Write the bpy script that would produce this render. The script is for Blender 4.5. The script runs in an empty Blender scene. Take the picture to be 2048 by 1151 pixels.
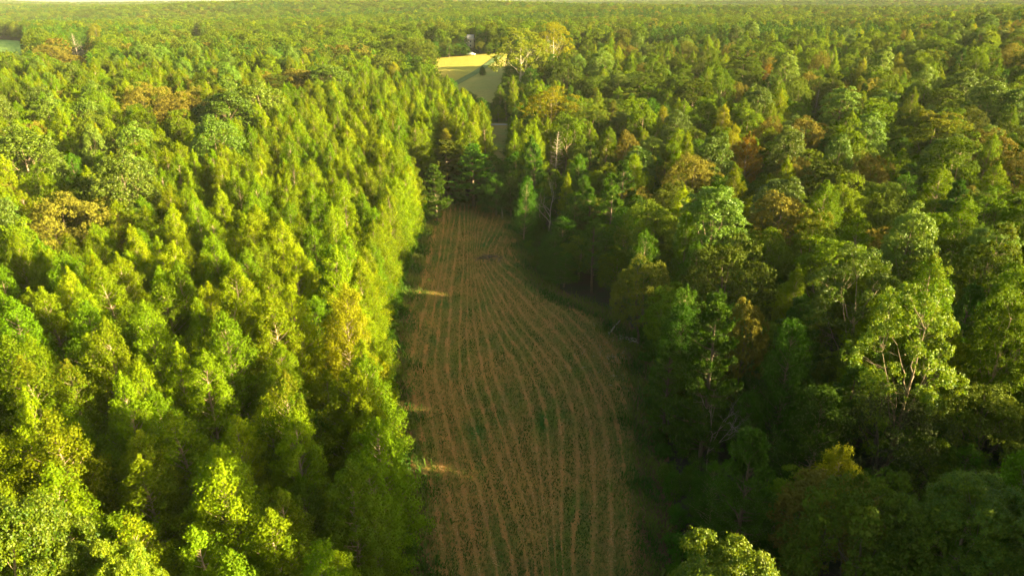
import bpy, math
import numpy as np
from math import radians as R_, sin, cos, tan, pi

S = bpy.context.scene
COL = S.collection
RNG = np.random.default_rng(7)

# ------------------------------------------------------------------ camera, sky, sun, exposure
CAM_H = 50.0
FPX = 1365.0                      # focal length in pixels of the 2048 wide photograph
PITCH = math.atan(575.5 / FPX)    # horizon on the top edge of the frame
SUN_EL = 16.4
SUN_AZ = 107.0                     # clockwise from the viewing direction (+Y)
cam_d = bpy.data.cameras.new("camera")
cam_d.sensor_width = 36.0
cam_d.lens = 36.0 * FPX / 2048
cam_d.clip_start = 0.5
cam_d.clip_end = 20000
cam = bpy.data.objects.new("camera", cam_d)
COL.objects.link(cam)
cam.location = (0, 0, CAM_H)
cam.rotation_euler = (pi / 2 - PITCH, 0, 0)
S.camera = cam

W = bpy.data.worlds.new("World"); S.world = W; W.use_nodes = True
wn = W.node_tree.nodes; wl = W.node_tree.links
wn.clear()
sky = wn.new("ShaderNodeTexSky"); sky.sky_type = 'NISHITA'; sky.sun_disc = False
sky.sun_elevation = R_(SUN_EL); sky.sun_rotation = R_(SUN_AZ)
sky.air_density = 1.0; sky.dust_density = 3.5; sky.ozone_density = 1.0
bg = wn.new("ShaderNodeBackground"); bg.inputs[1].default_value = 0.054
wo = wn.new("ShaderNodeOutputWorld")
tm = wn.new("ShaderNodeVectorMath"); tm.operation = 'MULTIPLY'; tm.inputs[1].default_value = (.93, .96, .66)
tcw = wn.new("ShaderNodeTexCoord"); sx = wn.new("ShaderNodeSeparateXYZ"); wl.new(tcw.outputs["Generated"], sx.inputs[0])
mr = wn.new("ShaderNodeMapRange"); mr.inputs[1].default_value = -.01; mr.inputs[2].default_value = .10; mr.inputs[3].default_value = 3.2; mr.inputs[4].default_value = 1.0
wl.new(sx.outputs[2], mr.inputs[0])
vm = wn.new("ShaderNodeVectorMath"); vm.operation = 'SCALE'; wl.new(sky.outputs[0], vm.inputs[0]); wl.new(mr.outputs[0], vm.inputs["Scale"])   # bright horizon veil
wl.new(vm.outputs[0], tm.inputs[0])
wl.new(tm.outputs[0], bg.inputs[0]); wl.new(bg.outputs[0], wo.inputs[0])

sun_d = bpy.data.lights.new("sun", 'SUN'); sun_d.energy = 5.0; sun_d.angle = R_(0.6)
sun_d.color = (1.0, 0.84, 0.43)
sun = bpy.data.objects.new("sun", sun_d); COL.objects.link(sun)
_e, _a = R_(SUN_EL), R_(SUN_AZ)
SUNV = np.array([sin(_a) * cos(_e), cos(_a) * cos(_e), sin(_e)])
from mathutils import Vector, Matrix
sun.rotation_euler = Vector(SUNV).to_track_quat('Z', 'Y').to_euler()
S.view_settings.view_transform = 'Standard'
S.view_settings.look = 'None'
S.view_settings.gamma = 1.0
S.view_settings.exposure = 2.78
S.cycles.max_bounces = 5
S.cycles.diffuse_bounces = 2
S.cycles.glossy_bounces = 1
S.cycles.transmission_bounces = 4
S.cycles.volume_bounces = 0
S.cycles.transparent_max_bounces = 4
S.cycles.use_adaptive_sampling = True
S.cycles.adaptive_threshold = 0.02
S.cycles.use_denoising = True
try:
    S.cycles.denoiser = 'OPENIMAGEDENOISE'
    S.cycles.denoising_prefilter = 'ACCURATE'
except Exception:
    pass

# ------------------------------------------------------------------ projection helpers
CP, SP = cos(PITCH), sin(PITCH)
def ray(px, py):
    """direction of a photograph pixel (2048 x 1151), scaled to depth 1"""
    a = (px - 1024.0) / FPX; b = (575.5 - py) / FPX
    return np.array([a, CP + b * SP, -SP + b * CP])
def proj(x, y, z):
    dz = z - CAM_H
    dep = y * CP - dz * SP
    up = y * SP + dz * CP
    dep = np.where(np.abs(dep) < 1e-3, 1e-3, dep)
    return 1024.0 + FPX * x / dep, 575.5 - FPX * up / dep, dep

TD = np.array([-200, 0, 60, 120, 180, 240, 300, 370, 480, 520, 600, 900, 1500, 3000, 6500.])
TS = np.array([-.85, -.4, -.15, 0, .15, .4, .85])
TZ = np.array([
    [0, 0, 0, 2, 5, 8, 10, 12, 14, 15, 15, 17, 21, 24, 24],
    [0, 0, 0, 1, 4, 7, 9, 11, 12, 13, 14, 17, 19, 18, 14],
    [0, 0, 0, 0, 1, 3, 4, 7, 13, 15, 16, 17, 19, 18, 14],
    [0, 0, 0, 0, 0, 1, 2.5, 8, 17, 18, 18, 18, 20, 20, 16],
    [0, 0, 0, 0, 1, 3, 6, 10, 15, 16, 17, 18, 20, 21, 18],
    [0, 0, 0, 1, 4, 7, 10, 14, 18, 18, 17, 19, 22, 24, 22],
    [2, 3, 4, 6, 9, 14, 21, 25, 29, 30, 30, 26, 24, 25, 24.]])
def terr(x, y):
    x = np.asarray(x, float); y = np.asarray(y, float)
    d = np.clip(y, -200, 6500)
    s = np.clip(x / np.maximum(np.abs(y), 60), -.85, .85)
    cols = np.stack([np.interp(d, TD, TZ[i]) for i in range(len(TS))])
    k = np.clip(np.searchsorted(TS, s) - 1, 0, len(TS) - 2)
    t = (s - TS[k]) / (TS[k + 1] - TS[k]); t = t * t * (3 - 2 * t)
    a = np.take_along_axis(cols, k[None], 0)[0] if cols.ndim > 1 else cols[k]
    b = np.take_along_axis(cols, (k + 1)[None], 0)[0] if cols.ndim > 1 else cols[k + 1]
    z = a * (1 - t) + b * t
    f = np.clip((y - 560) / 500, 0, 1) * np.clip(1.6 - y / 6000, .2, 1)
    z = z + f * (8.0 * np.sin(y / 165 + x / 420 + 1.0) + 6.0 * np.sin(x / 230 + y / 510) + 2.6 * np.sin(y / 97 - x / 310))
    return z
def terr1(x, y):
    return float(terr(np.array([x]), np.array([y]))[0])
def hit(px, py, h=0.0):
    """where the pixel's ray is h above the terrain"""
    v = ray(px, py)
    t = np.concatenate([np.arange(12, 260, .25), np.arange(260, 1400, 1.0)])
    g = CAM_H + v[2] * t - terr(v[0] * t, v[1] * t) - h
    i = np.where(g < 0)[0]
    tt = t[i[0]] if len(i) else 1400.
    return v[0] * tt, v[1] * tt, tt

def inpoly(px, py, poly):
    px = np.asarray(px, float); py = np.asarray(py, float)
    ins = np.zeros(px.shape, bool); n = len(poly)
    for i in range(n):
        x1, y1 = poly[i]; x2, y2 = poly[(i + 1) % n]
        if y1 == y2: continue
        c = ((y1 > py) != (y2 > py)) & (px < (x2 - x1) * (py - y1) / (y2 - y1) + x1)
        ins ^= c
    return ins
def edge_dist(px, py, poly):
    px = np.asarray(px, float); py = np.asarray(py, float)
    d = np.full(px.shape, 1e9); n = len(poly)
    for i in range(n):
        x1, y1 = poly[i]; x2, y2 = poly[(i + 1) % n]
        L = (x2 - x1) ** 2 + (y2 - y1) ** 2 + 1e-9
        t = np.clip(((px - x1) * (x2 - x1) + (py - y1) * (y2 - y1)) / L, 0, 1)
        d = np.minimum(d, np.hypot(px - x1 - t * (x2 - x1), py - y1 - t * (y2 - y1)))
    return d

# ------------------------------------------------------------------ materials
def nodes(name):
    m = bpy.data.materials.new(name); m.use_nodes = True
    m.node_tree.nodes.clear()
    return m, m.node_tree.nodes, m.node_tree.links
def N(ns, t, **k):
    n = ns.new(t)
    for a, b in k.items(): setattr(n, a, b)
    return n
def mixc(ns, ls, f, a, b, blend='MIX'):
    n = ns.new("ShaderNodeMix"); n.data_type = 'RGBA'; n.blend_type = blend
    for s, v in ((n.inputs[0], f), (n.inputs[6], a), (n.inputs[7], b)):
        if isinstance(v, (int, float)): s.default_value = v
        elif isinstance(v, tuple): s.default_value = (*v, 1)
        else: ls.new(v, s)
    return n.outputs[2]
def mth(ns, ls, op, a, b=0.0, c=0.0, clamp=False):
    n = ns.new("ShaderNodeMath"); n.operation = op; n.use_clamp = clamp
    for s, v in zip(n.inputs, (a, b, c)):
        if isinstance(v, (int, float)): s.default_value = v
        else: ls.new(v, s)
    return n.outputs[0]

def leaf_mat(name, c1, c2, c3=None, tip=None, tipamt=0.0, trans=0.4, rough=0.7, spec=0.1, tcol=(1.25, 1.15, .5), vary=.30):
    """c1..c2 by leaf tone, whole trees drift towards c3; tip = colour of new growth at the top"""
    m, ns, ls = nodes(name)
    at = N(ns, "ShaderNodeAttribute", attribute_name="tone")
    oi = N(ns, "ShaderNodeObjectInfo")
    col = mixc(ns, ls, at.outputs["Fac"], c1, c2)
    if c3:
        f = mth(ns, ls, 'POWER', oi.outputs["Random"], 1.6)
        f = mth(ns, ls, 'MULTIPLY', f, .85)
        col = mixc(ns, ls, f, col, c3)
    if tip:
        tp = N(ns, "ShaderNodeAttribute", attribute_name="tip")
        r7 = mth(ns, ls, 'FRACT', mth(ns, ls, 'MULTIPLY', oi.outputs["Random"], 7.31))
        g = mth(ns, ls, 'MULTIPLY', mth(ns, ls, 'SUBTRACT', r7, 1 - tipamt, clamp=True), 3.0, clamp=True)
        f = mth(ns, ls, 'MULTIPLY', mth(ns, ls, 'POWER', tp.outputs["Fac"], 2.0), g, clamp=True)
        f = mth(ns, ls, 'MULTIPLY', f, mth(ns, ls, 'GREATER_THAN', at.outputs["Fac"], .35))
        col = mixc(ns, ls, f, col, tip)
    hsv = ns.new("ShaderNodeHueSaturation")
    ls.new(col, hsv.inputs["Color"])
    r3 = mth(ns, ls, 'FRACT', mth(ns, ls, 'MULTIPLY', oi.outputs["Random"], 3.77))
    ls.new(mth(ns, ls, 'MULTIPLY_ADD', r3, vary * 2, 1 - vary), hsv.inputs["Value"])
    r5 = mth(ns, ls, 'FRACT', mth(ns, ls, 'MULTIPLY', oi.outputs["Random"], 5.13))
    ls.new(mth(ns, ls, 'MULTIPLY_ADD', r5, .026, .482), hsv.inputs["Hue"])
    col = hsv.outputs[0]
    p = ns.new("ShaderNodeBsdfPrincipled")
    ls.new(col, p.inputs["Base Color"])
    p.inputs["Roughness"].default_value = rough
    p.inputs["Specular IOR Level"].default_value = spec
    t = ns.new("ShaderNodeBsdfTranslucent")
    ls.new(mixc(ns, ls, 1.0, col, tcol, 'MULTIPLY'), t.inputs[0])
    mx = ns.new("ShaderNodeMixShader"); mx.inputs[0].default_value = trans
    ls.new(p.outputs[0], mx.inputs[1]); ls.new(t.outputs[0], mx.inputs[2])
    o = ns.new("ShaderNodeOutputMaterial"); ls.new(mx.outputs[0], o.inputs[0])
    return m
def bark_mat(name, c1, c2, sc=3.0):
    m, ns, ls = nodes(name)
    tc = N(ns, "ShaderNodeTexCoord")
    nz = N(ns, "ShaderNodeTexNoise"); nz.inputs["Scale"].default_value = sc; nz.inputs["Detail"].default_value = 4
    ls.new(tc.outputs["Object"], nz.inputs["Vector"])
    f = mth(ns, ls, 'MULTIPLY_ADD', nz.outputs["Fac"], 2.2, -.6, clamp=True)
    p = ns.new("ShaderNodeBsdfPrincipled"); ls.new(mixc(ns, ls, f, c1, c2), p.inputs["Base Color"])
    p.inputs["Roughness"].default_value = .85
    b = ns.new("ShaderNodeBump"); b.inputs["Strength"].default_value = .4; ls.new(nz.outputs["Fac"], b.inputs["Height"])
    ls.new(b.outputs[0], p.inputs["Normal"])
    o = ns.new("ShaderNodeOutputMaterial"); ls.new(p.outputs[0], o.inputs[0])
    return m
def plain_mat(name, c, rough=.6, metal=0.0):
    m, ns, ls = nodes(name)
    tc = N(ns, "ShaderNodeTexCoord")
    nz = N(ns, "ShaderNodeTexNoise"); nz.inputs["Scale"].default_value = 2.5; nz.inputs["Detail"].default_value = 5
    ls.new(tc.outputs["Object"], nz.inputs["Vector"])
    p = ns.new("ShaderNodeBsdfPrincipled")
    ls.new(mixc(ns, ls, nz.outputs["Fac"], tuple(v * .75 for v in c), tuple(min(1, v * 1.15) for v in c)), p.inputs["Base Color"])
    p.inputs["Roughness"].default_value = rough; p.inputs["Metallic"].default_value = metal
    o = ns.new("ShaderNodeOutputMaterial"); ls.new(p.outputs[0], o.inputs[0])
    return m

M = {}
M['gum'] = leaf_mat("sweetgum_leaf", (.105, .178, .001), (.220, .262, .001), (.085, .170, .002), tip=(.28, .12, .010), tipamt=.10, trans=.38)
M['near'] = leaf_mat('large_leaf', (.045, .115, .002), (.185, .225, .003), None, trans=.38, rough=.5, spec=.3)
M['gumdark'] = leaf_mat("green_leaf", (.030, .105, .003), (.080, .165, .003), (.050, .110, .004), trans=.34)
M['tulip'] = leaf_mat("tulip_leaf", (.070, .150, .006), (.180, .240, .022), (.095, .165, .010), trans=.33, rough=.5, spec=.35)
M['gold'] = leaf_mat("golden_leaf", (.175, .195, .003), (.290, .270, .004), (.21, .22, .004), trans=.42, vary=.1)
M['orange'] = leaf_mat("orange_leaf", (.20, .16, .006), (.36, .17, .010), (.30, .17, .010), trans=.40, vary=.1)
M['oak'] = leaf_mat("oak_leaf", (.055, .110, .005), (.125, .170, .009), (.105, .125, .010), trans=.26, tcol=(1.2, 1.05, .6), vary=.38)
M['tan'] = leaf_mat("tan_oak_leaf", (.120, .120, .010), (.260, .225, .026), (.180, .165, .018), trans=.26, vary=.15, tcol=(1.2, 1.0, .6))
M['pine'] = leaf_mat("pine_needles", (.030, .092, .005), (.095, .180, .009), (.055, .115, .006), trans=.2, rough=.45, tcol=(1.1, 1.1, .6))
M['pineyel'] = leaf_mat("yellowish_pine_needles", (.070, .105, .010), (.160, .165, .012), None, trans=.2)
M['hick'] = leaf_mat("hickory_leaf", (.065, .135, .002), (.155, .215, .003), (.095, .150, .004), tip=(.25, .15, .015), tipamt=.12, trans=.34, vary=.36)
M['vine'] = leaf_mat("drooping_leaf", (.030, .050, .010), (.070, .085, .018), (.045, .060, .010), trans=.25)
M['syc'] = leaf_mat("sycamore_leaf", (.120, .165, .010), (.240, .250, .018), None, trans=.36)
M['bark'] = bark_mat("grey_brown_bark", (.20, .135, .085), (.38, .27, .17))
M['barkdark'] = bark_mat("dark_bark", (.07, .048, .033), (.17, .115, .075))
M['barkwhite'] = bark_mat("white_bark", (.28, .22, .16), (.50, .41, .31), 1.5)
M['barkdead'] = bark_mat("dead_wood", (.26, .20, .16), (.48, .38, .31))

# ------------------------------------------------------------------ mesh helpers
def new_mesh(name, parts):
    """parts: list of (verts Nx3, faces MxK (K=3|4), material, {attr: N})"""
    me = bpy.data.meshes.new(name)
    mats = []; V = []; LI = []; LS = []; MI = []; off = 0; at = {}
    keys = set(k for p in parts for k in (p[3] or {}))
    nl = 0
    for v, f, m, a in parts:
        if len(v) == 0: continue
        v = np.asarray(v, np.float32); f = np.asarray(f, np.int64)
        if m not in mats: mats.append(m)
        V.append(v); LI.append((f + off).ravel()); K = f.shape[1]
        LS.append(nl + np.arange(len(f)) * K); nl += len(f) * K
        MI.append(np.full(len(f), mats.index(m)))
        for k in keys:
            at.setdefault(k, []).append(np.asarray(a[k], np.float32) if a and k in a else np.zeros(len(v), np.float32))
        off += len(v)
    V = np.concatenate(V); LI = np.concatenate(LI); LS = np.concatenate(LS); MI = np.concatenate(MI)
    me.vertices.add(len(V)); me.vertices.foreach_set("co", V.ravel())
    me.loops.add(len(LI)); me.loops.foreach_set("vertex_index", LI.astype(np.int32))
    me.polygons.add(len(LS)); me.polygons.foreach_set("loop_start", LS.astype(np.int32))
    for m in mats: me.materials.append(m)
    me.polygons.foreach_set("material_index", MI.astype(np.int32))
    for k in keys:
        A = me.attributes.new(k, 'FLOAT', 'POINT'); A.data.foreach_set("value", np.concatenate(at[k]))
    me.update(calc_edges=True)
    return me
def unit(v):
    return v / np.maximum(np.linalg.norm(v, axis=-1, keepdims=True), 1e-9)
def tube(pts, rad, n=6):
    pts = np.asarray(pts, float); rad = np.asarray(rad, float)
    d = np.gradient(pts, axis=0); d = unit(d)
    ref = np.array([0.31, .17, .93]); ref = ref if abs(d[0] @ ref) < .95 else np.array([1, 0, 0.])
    a = unit(np.cross(d, ref)); b = np.cross(d, a)
    th = np.arange(n) * 2 * pi / n
    ring = pts[:, None] + rad[:, None, None] * (np.cos(th)[None, :, None] * a[:, None] + np.sin(th)[None, :, None] * b[:, None])
    v = ring.reshape(-1, 3); k = len(pts)
    i, j = np.meshgrid(np.arange(k - 1), np.arange(n), indexing='ij'); j2 = (j + 1) % n
    f = np.stack([i * n + j, i * n + j2, (i + 1) * n + j2, (i + 1) * n + j], -1).reshape(-1, 4)
    return v, f
def merge(vf):
    V = []; F = []; o = 0
    for v, f in vf:
        V.append(v); F.append(f + o); o += len(v)
    return np.concatenate(V), np.concatenate(F)

def leaves(P, nrm, size, rng, width=.78, tone=None, tip=None, axis=None):
    n = len(P)
    t = unit(rng.normal(size=(n, 3))) if axis is None else unit(axis + .25 * rng.normal(size=(n, 3)))
    nrm = unit(nrm)
    if axis is None:
        t = unit(t - (t * nrm).sum(1, keepdims=True) * nrm)
        b = np.cross(nrm, t)
    else:
        b = unit(np.cross(nrm, t)); nrm = np.cross(t, b)
    L = (size * rng.uniform(.65, 1.25, n))[:, None]
    bend = nrm * L * .16
    v = np.stack([P - t * L * .5 - bend * .6, P + b * L * width * .5 + bend * .3 + t * L * .06,
                  P + t * L * .5 - bend * .6, P - b * L * width * .5 + bend * .3 + t * L * .06], 1).reshape(-1, 3)
    f = np.arange(n * 4).reshape(n, 4)
    tone = rng.uniform(0, 1, n) if tone is None else tone
    tip = np.zeros(n) if tip is None else tip
    return v, f, {"tone": np.repeat(tone, 4), "tip": np.repeat(tip, 4)}

def foliage(C, Rr, out, k, size, rng, H, up=.35, flat=1.0, shell=.55, droop=0.0, under=.35, rnd=.42, width=.78):
    """k leaves on the skin of every clump (centre C, radius Rr)"""
    n = len(C)
    d = unit(rng.normal(size=(n * k, 3)) + np.repeat(out, k, 0) * .45)
    keep = (d[:, 2] > -.25) | (rng.random(n * k) < under)
    cc = np.repeat(C, k, 0); rr = np.repeat(Rr, k)
    r = rr * (shell + (1 - shell) * rng.random(n * k)) * (1 + .18 * rng.normal(size=n * k))
    P = cc + d * r[:, None] * np.array([1, 1, flat])
    if droop: P[:, 2] -= droop * rng.random(n * k) ** 1.5
    nr = d * .7 + np.array([0, 0, up]) + rng.normal(size=(n * k, 3)) * rnd
    ct = np.repeat(rng.random(n), k)
    tone = np.clip(.5 * ct + .5 * rng.random(n * k), 0, 1)
    tip = np.clip(P[:, 2] / H, 0, 1) ** 3
    P, nr, tone, tip = P[keep], nr[keep], tone[keep], tip[keep]
    return leaves(P, nr, size, rng, width, tone, tip)

# ------------------------------------------------------------------ tree builders (crown mesh, trunk mesh, crown radius, height)
def bough(a, b, rise, n=5, rng=None, wob=.0):
    a = np.asarray(a, float); b = np.asarray(b, float)
    t = np.linspace(0, 1, n)[:, None]
    p = a + (b - a) * t
    p[:, 2] += rise * np.sin(t[:, 0] * pi) * .5
    if wob and rng is not None: p[1:-1] += rng.normal(size=(n - 2, 3)) * wob
    return p

def gum(seed, H=19., R=2.9, base=4.0, mat='gum', bark='bark', nb=58, leaf=.18, k=95, prof=.72, low=1, ang=.62, clr=.56):
    rng = np.random.default_rng(seed)
    T = []
    tz = np.linspace(0, H - .3, 9); lean = np.cumsum(rng.normal(size=(9, 2)) * .10, 0); lean[0] = 0
    tr = np.stack([lean[:, 0], lean[:, 1], tz], 1)
    T.append(tube(tr, np.interp(tz, [0, .5, H], [.26, .19, .03]) * H / 19, 7))
    ax = lambda z: np.array([np.interp(z, tz, tr[:, 0]), np.interp(z, tz, tr[:, 1])])
    C = []; Rr = []; O = []
    for i in range(nb):
        t = (i + rng.random() * .9) / nb
        t = t ** .92
        z0 = base + (H - base - .8) * t
        rmax = R * (1 - t) ** prof * (1 if t > .12 else .80 + 1.6 * t) * rng.uniform(.72, 1.16)
        az = i * 2.399 + rng.normal() * .3
        L = max(rmax, .35)
        rise = L * (ang + .75 * t) * rng.uniform(.7, 1.2)
        o = ax(z0)
        A = np.array([o[0], o[1], z0 - .3]); B = A + np.array([cos(az) * L, sin(az) * L, rise])
        B[2] = min(B[2], H - .4)
        pth = bough(A, B, -L * .12, 4)
        if low: T.append(tube(pth, np.linspace(.055, .012, 4) * (1.2 - .6 * t), 4))
        m = max(1, int(L / .62 + .5))
        for q in range(m):
            s = 1 - q / (m + .4) * .72
            c = A + (B - A) * s + rng.normal(size=3) * .16
            C.append(c); Rr.append(clr * rng.uniform(.75, 1.25) * (.72 + .5 * (1 - t))); O.append([cos(az), sin(az), .5])
    for q in range(5):
        z = H - q * .42; o = ax(z)
        C.append([o[0], o[1], z]); Rr.append(.20 + q * .09); O.append([0, 0, 1.])
    C = np.array(C); Rr = np.array(Rr); O = unit(np.array(O, float))
    v, f, a = foliage(C, Rr, O, k, leaf, rng, H, up=.15, flat=1.25, rnd=.40)
    return (new_mesh("sweetgum_crown", [(v, f, M[mat], a)]), new_mesh("sweetgum_trunk", [(*merge(T), M[bark], None)]), R, H)

def dome(seed, H=17., R=6., depth=11., mat='oak', bark='barkdark', nl=46, leaf=.24, lump=1.7, k=20, sub=22, rnd=.42, rough=.9, spire=0., name="oak", sparse=1.0, limbs=1.0, droop=0.0, width=.78, full=-.5, bw=1.0):
    """broadleaf crown of lumps on an ellipsoid; every lump is covered with leaf clumps"""
    rng = np.random.default_rng(seed)
    T = []
    cz = H - depth * .62
    i = np.arange(nl) + .5
    ph = np.arccos(np.clip(1 - (1 - full) * i / nl, -1, 1)); th = i * 2.399 + rng.normal(size=nl) * .25
    d = np.stack([np.cos(th) * np.sin(ph), np.sin(th) * np.sin(ph), np.cos(ph)], 1)
    ex = np.array([R - lump * .7, R - lump * .7, depth * .62 - lump * .6])
    L = d * ex * rng.uniform(1 - .22 * rough, 1 + .10 * rough, nl)[:, None]
    L[:, 2] += cz
    if spire: L[:, 2] += spire * rng.random(nl) ** 2 * (d[:, 2] > 0)
    fork = max(1.5, cz - depth * .5)
    rr = .0125 * H * bw
    ztop = H - depth * .18
    zs = np.array([0, fork * .5, fork, fork + (ztop - fork) * .35, fork + (ztop - fork) * .7, ztop])
    wv = np.cumsum(np.concatenate([[0, 0], rng.normal(size=4) * R * .055])), np.cumsum(np.concatenate([[0, 0], rng.normal(size=4) * R * .055]))
    lead = np.stack([wv[0], wv[1], zs], 1)
    T.append(tube(lead, np.array([1.3, 1.05, .9, .62, .36, .12]) * rr, 8))
    nodes_ = [lead[3], lead[4], lead[5]]
    nm = 8
    for q in range(nm):
        az = q * 2.399 + rng.normal() * .3; t = (q + rng.random()) / nm
        z0 = fork + (ztop - fork) * .55 * t; o = np.array([np.interp(z0, zs, wv[0]), np.interp(z0, zs, wv[1])])
        A = np.array([o[0], o[1], z0]); Lr = R * (.62 - .25 * t) * rng.uniform(.8, 1.15)
        B = A + np.array([cos(az) * Lr, sin(az) * Lr, (H - z0) * rng.uniform(.25, .55)]); B[2] = min(B[2], H - depth * .2)
        p = bough(A, B, -.10 * Lr, 6, rng, .03 * R)
        T.append(tube(p, np.linspace(.42, .13, 6) * rr * limbs, 6)); nodes_ += [p[2], p[3], p[4], p[5]]
    nodes_ = np.array(nodes_)
    for q in range(nl):
        A = nodes_[np.argmin(((nodes_ - L[q]) ** 2 * np.array([1, 1, .7])).sum(1) + 3.0 * (nodes_[:, 2] > L[q][2] - .3) * R)]
        T.append(tube(bough(A, L[q], -.2, 5, rng, .02 * R), np.linspace(.12, .03, 5) * rr * limbs, 4))
    # leaf clumps on each lump
    n = nl * sub
    e = unit(rng.normal(size=(n, 3)) + np.repeat(d, sub, 0) * .9 + np.array([0, 0, .25]))
    lr = np.repeat(lump * rng.uniform(.7, 1.25, nl), sub)
    C = np.repeat(L, sub, 0) + e * lr[:, None] * rng.uniform(.75, 1.05, n)[:, None] * np.array([1, 1, .85])
    if sparse < 1:
        kp = rng.random(n) < sparse; C = C[kp]; e = e[kp]
    v, f, a = foliage(C, rng.uniform(.30, .52, len(C)) * (lump / 1.7) ** .4, e, k, leaf, rng, H, up=.35, under=.5, rnd=rnd, droop=droop, width=width)
    return (new_mesh(name + "_crown", [(v, f, M[mat], a)]), new_mesh(name + "_trunk", [(*merge(T), M[bark], None)]), R, H)

def pine(seed, H=18., R=3.6, base=5., mat='pine', leaf=.34, nb=48, tufts=17, blades=36, bark='barkdark'):
    rng = np.random.default_rng(seed)
    T = []; P = []; AX = []
    T.append(tube([[0, 0, 0], [.08, 0, H * .5], [0, .05, H - .5]], [.24, .16, .03], 7))
    for i in range(nb):
        t = ((i + rng.random()) / nb) ** .95
        z0 = base + (H - base - .7) * t; az = rng.random() * 2 * pi
        L = R * (1 - t) ** .55 * rng.uniform(.55, 1.12) * (1 if t > .2 else .6 + 2 * t)
        A = np.array([0, 0, z0]); B = A + np.array([cos(az) * L, sin(az) * L, L * rng.uniform(.12, .55) + t * .5])
        p = bough(A, B, -L * .18, 5); T.append(tube(p, np.linspace(.06, .018, 5), 4))
        m = int(tufts * (.45 + .75 * L / R))
        for q in range(m):
            s = rng.uniform(.38, 1.02)
            side = np.array([-sin(az), cos(az), 0]) * rng.normal() * .42 * (1.25 - s * .5)
            c = A + (B - A) * s + side + np.array([0, 0, rng.uniform(-.05, .38)])
            P.append(c); AX.append(np.array([cos(az) * .5, sin(az) * .5, .95]) + rng.normal(size=3) * .25)
    for q in range(9):
        P.append([rng.normal() * .12, rng.normal() * .12, H - q * .2]); AX.append([0, 0, 1.])
    P = np.array(P); AX = unit(np.array(AX)); n = len(P)
    d = unit(rng.normal(size=(n * blades, 3)) * .75 + np.repeat(AX, blades, 0) * .8)
    PP = np.repeat(P, blades, 0) + d * leaf * .5 + np.repeat(AX, blades, 0) * (rng.random(n * blades)[:, None] * .28)
    nr = rng.normal(size=(n * blades, 3)) + np.array([0, 0, .4])
    tone = np.clip(np.repeat(rng.random(n), blades) * .6 + .4 * rng.random(n * blades), 0, 1)
    v, f, a = leaves(PP, nr, leaf, rng, .24, tone, np.zeros(n * blades), axis=d)
    return (new_mesh("pine_crown", [(v, f, M[mat], a)]), new_mesh("pine_trunk", [(*merge(T), M[bark], None)]), R, H)

def bare(seed, H=12., R=2.6, base=2., mode='conifer', mat='barkdead', thick=1.0):
    rng = np.random.default_rng(seed)
    T = []; B_ = []
    if mode == 'conifer':
        T.append(tube(bough([0, 0, 0], [.3, .1, H], .1, 6, rng, .05), np.linspace(.17, .02, 6) * thick, 6))
        for i in range(80):
            t = (i + rng.random()) / 80; z0 = base + (H - base - .2) * t; az = i * 2.399
            L = R * (1 - t) ** .7 * rng.uniform(.5, 1.1) + .15
            A = np.array([.3 * z0 / H, .1 * z0 / H, z0]); Bp = A + np.array([cos(az) * L, sin(az) * L, L * rng.uniform(.1, .7)])
            p = bough(A, Bp, -.15 * L, 4, rng, .05); B_.append(tube(p, np.linspace(.035, .008, 4) * thick, 4))
            for q in range(4):
                a0 = p[1] + (p[3] - p[1]) * rng.random(); e = a0 + rng.normal(size=3) * L * .22 + np.array([cos(az), sin(az), .6]) * L * .18
                B_.append(tube(np.array([a0, (a0 + e) / 2 + .02, e]), np.array([.014, .010, .005]) * thick, 3))
    else:
        def grow(a, d, L, r, lv):
            n = 4; p = [np.array(a)]; dd = np.array(d)
            for q in range(n):
                dd = unit(dd + rng.normal(size=3) * .16 + np.array([0, 0, .10])); p.append(p[-1] + dd * L / n)
            (T if lv == 0 else B_).append(tube(np.array(p), np.linspace(r, r * .55, n + 1), 6 if lv < 2 else 4))
            if lv < (4 if mode == 'spread' else 3):
                for q in range(3 if lv else 4):
                    s = rng.integers(2, n + 1)
                    nd = unit(dd + rng.normal(size=3) * (.55 if mode == 'spread' else .38)); grow(p[s], nd, L * rng.uniform(.5, .75), r * .5, lv + 1)
        grow([0, 0, 0], [0, 0, 1], H * .45, .16 * thick, 0)
    parts = new_mesh("bare_branches", [(*merge(B_), M[mat], None)])
    return (parts, new_mesh("bare_trunk", [(*merge(T), M[mat], None)]), R, H)

def shrubm(seed, H=3.2, R=1.9, mat='gumdark', leaf=.17):
    rng = np.random.default_rng(seed)
    n = 42
    d = unit(rng.normal(size=(n, 3)) + np.array([0, 0, .35])); d[:, 2] = np.abs(d[:, 2])
    C = d * np.array([R * .75, R * .75, H * .78]) * rng.uniform(.45, 1.05, n)[:, None]; C[:, 2] += .25
    v, f, a = foliage(C, rng.uniform(.35, .6, n), d, 95, leaf, rng, H)
    T = [tube(bough([0, 0, 0], c, .2, 3), np.array([.04, .025, .01]), 4) for c in C[:14]]
    return (new_mesh("shrub_foliage", [(v, f, M[mat], a)]), new_mesh("shrub_stem", [(*merge(T), M['barkdark'], None)]), R, H)

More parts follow.
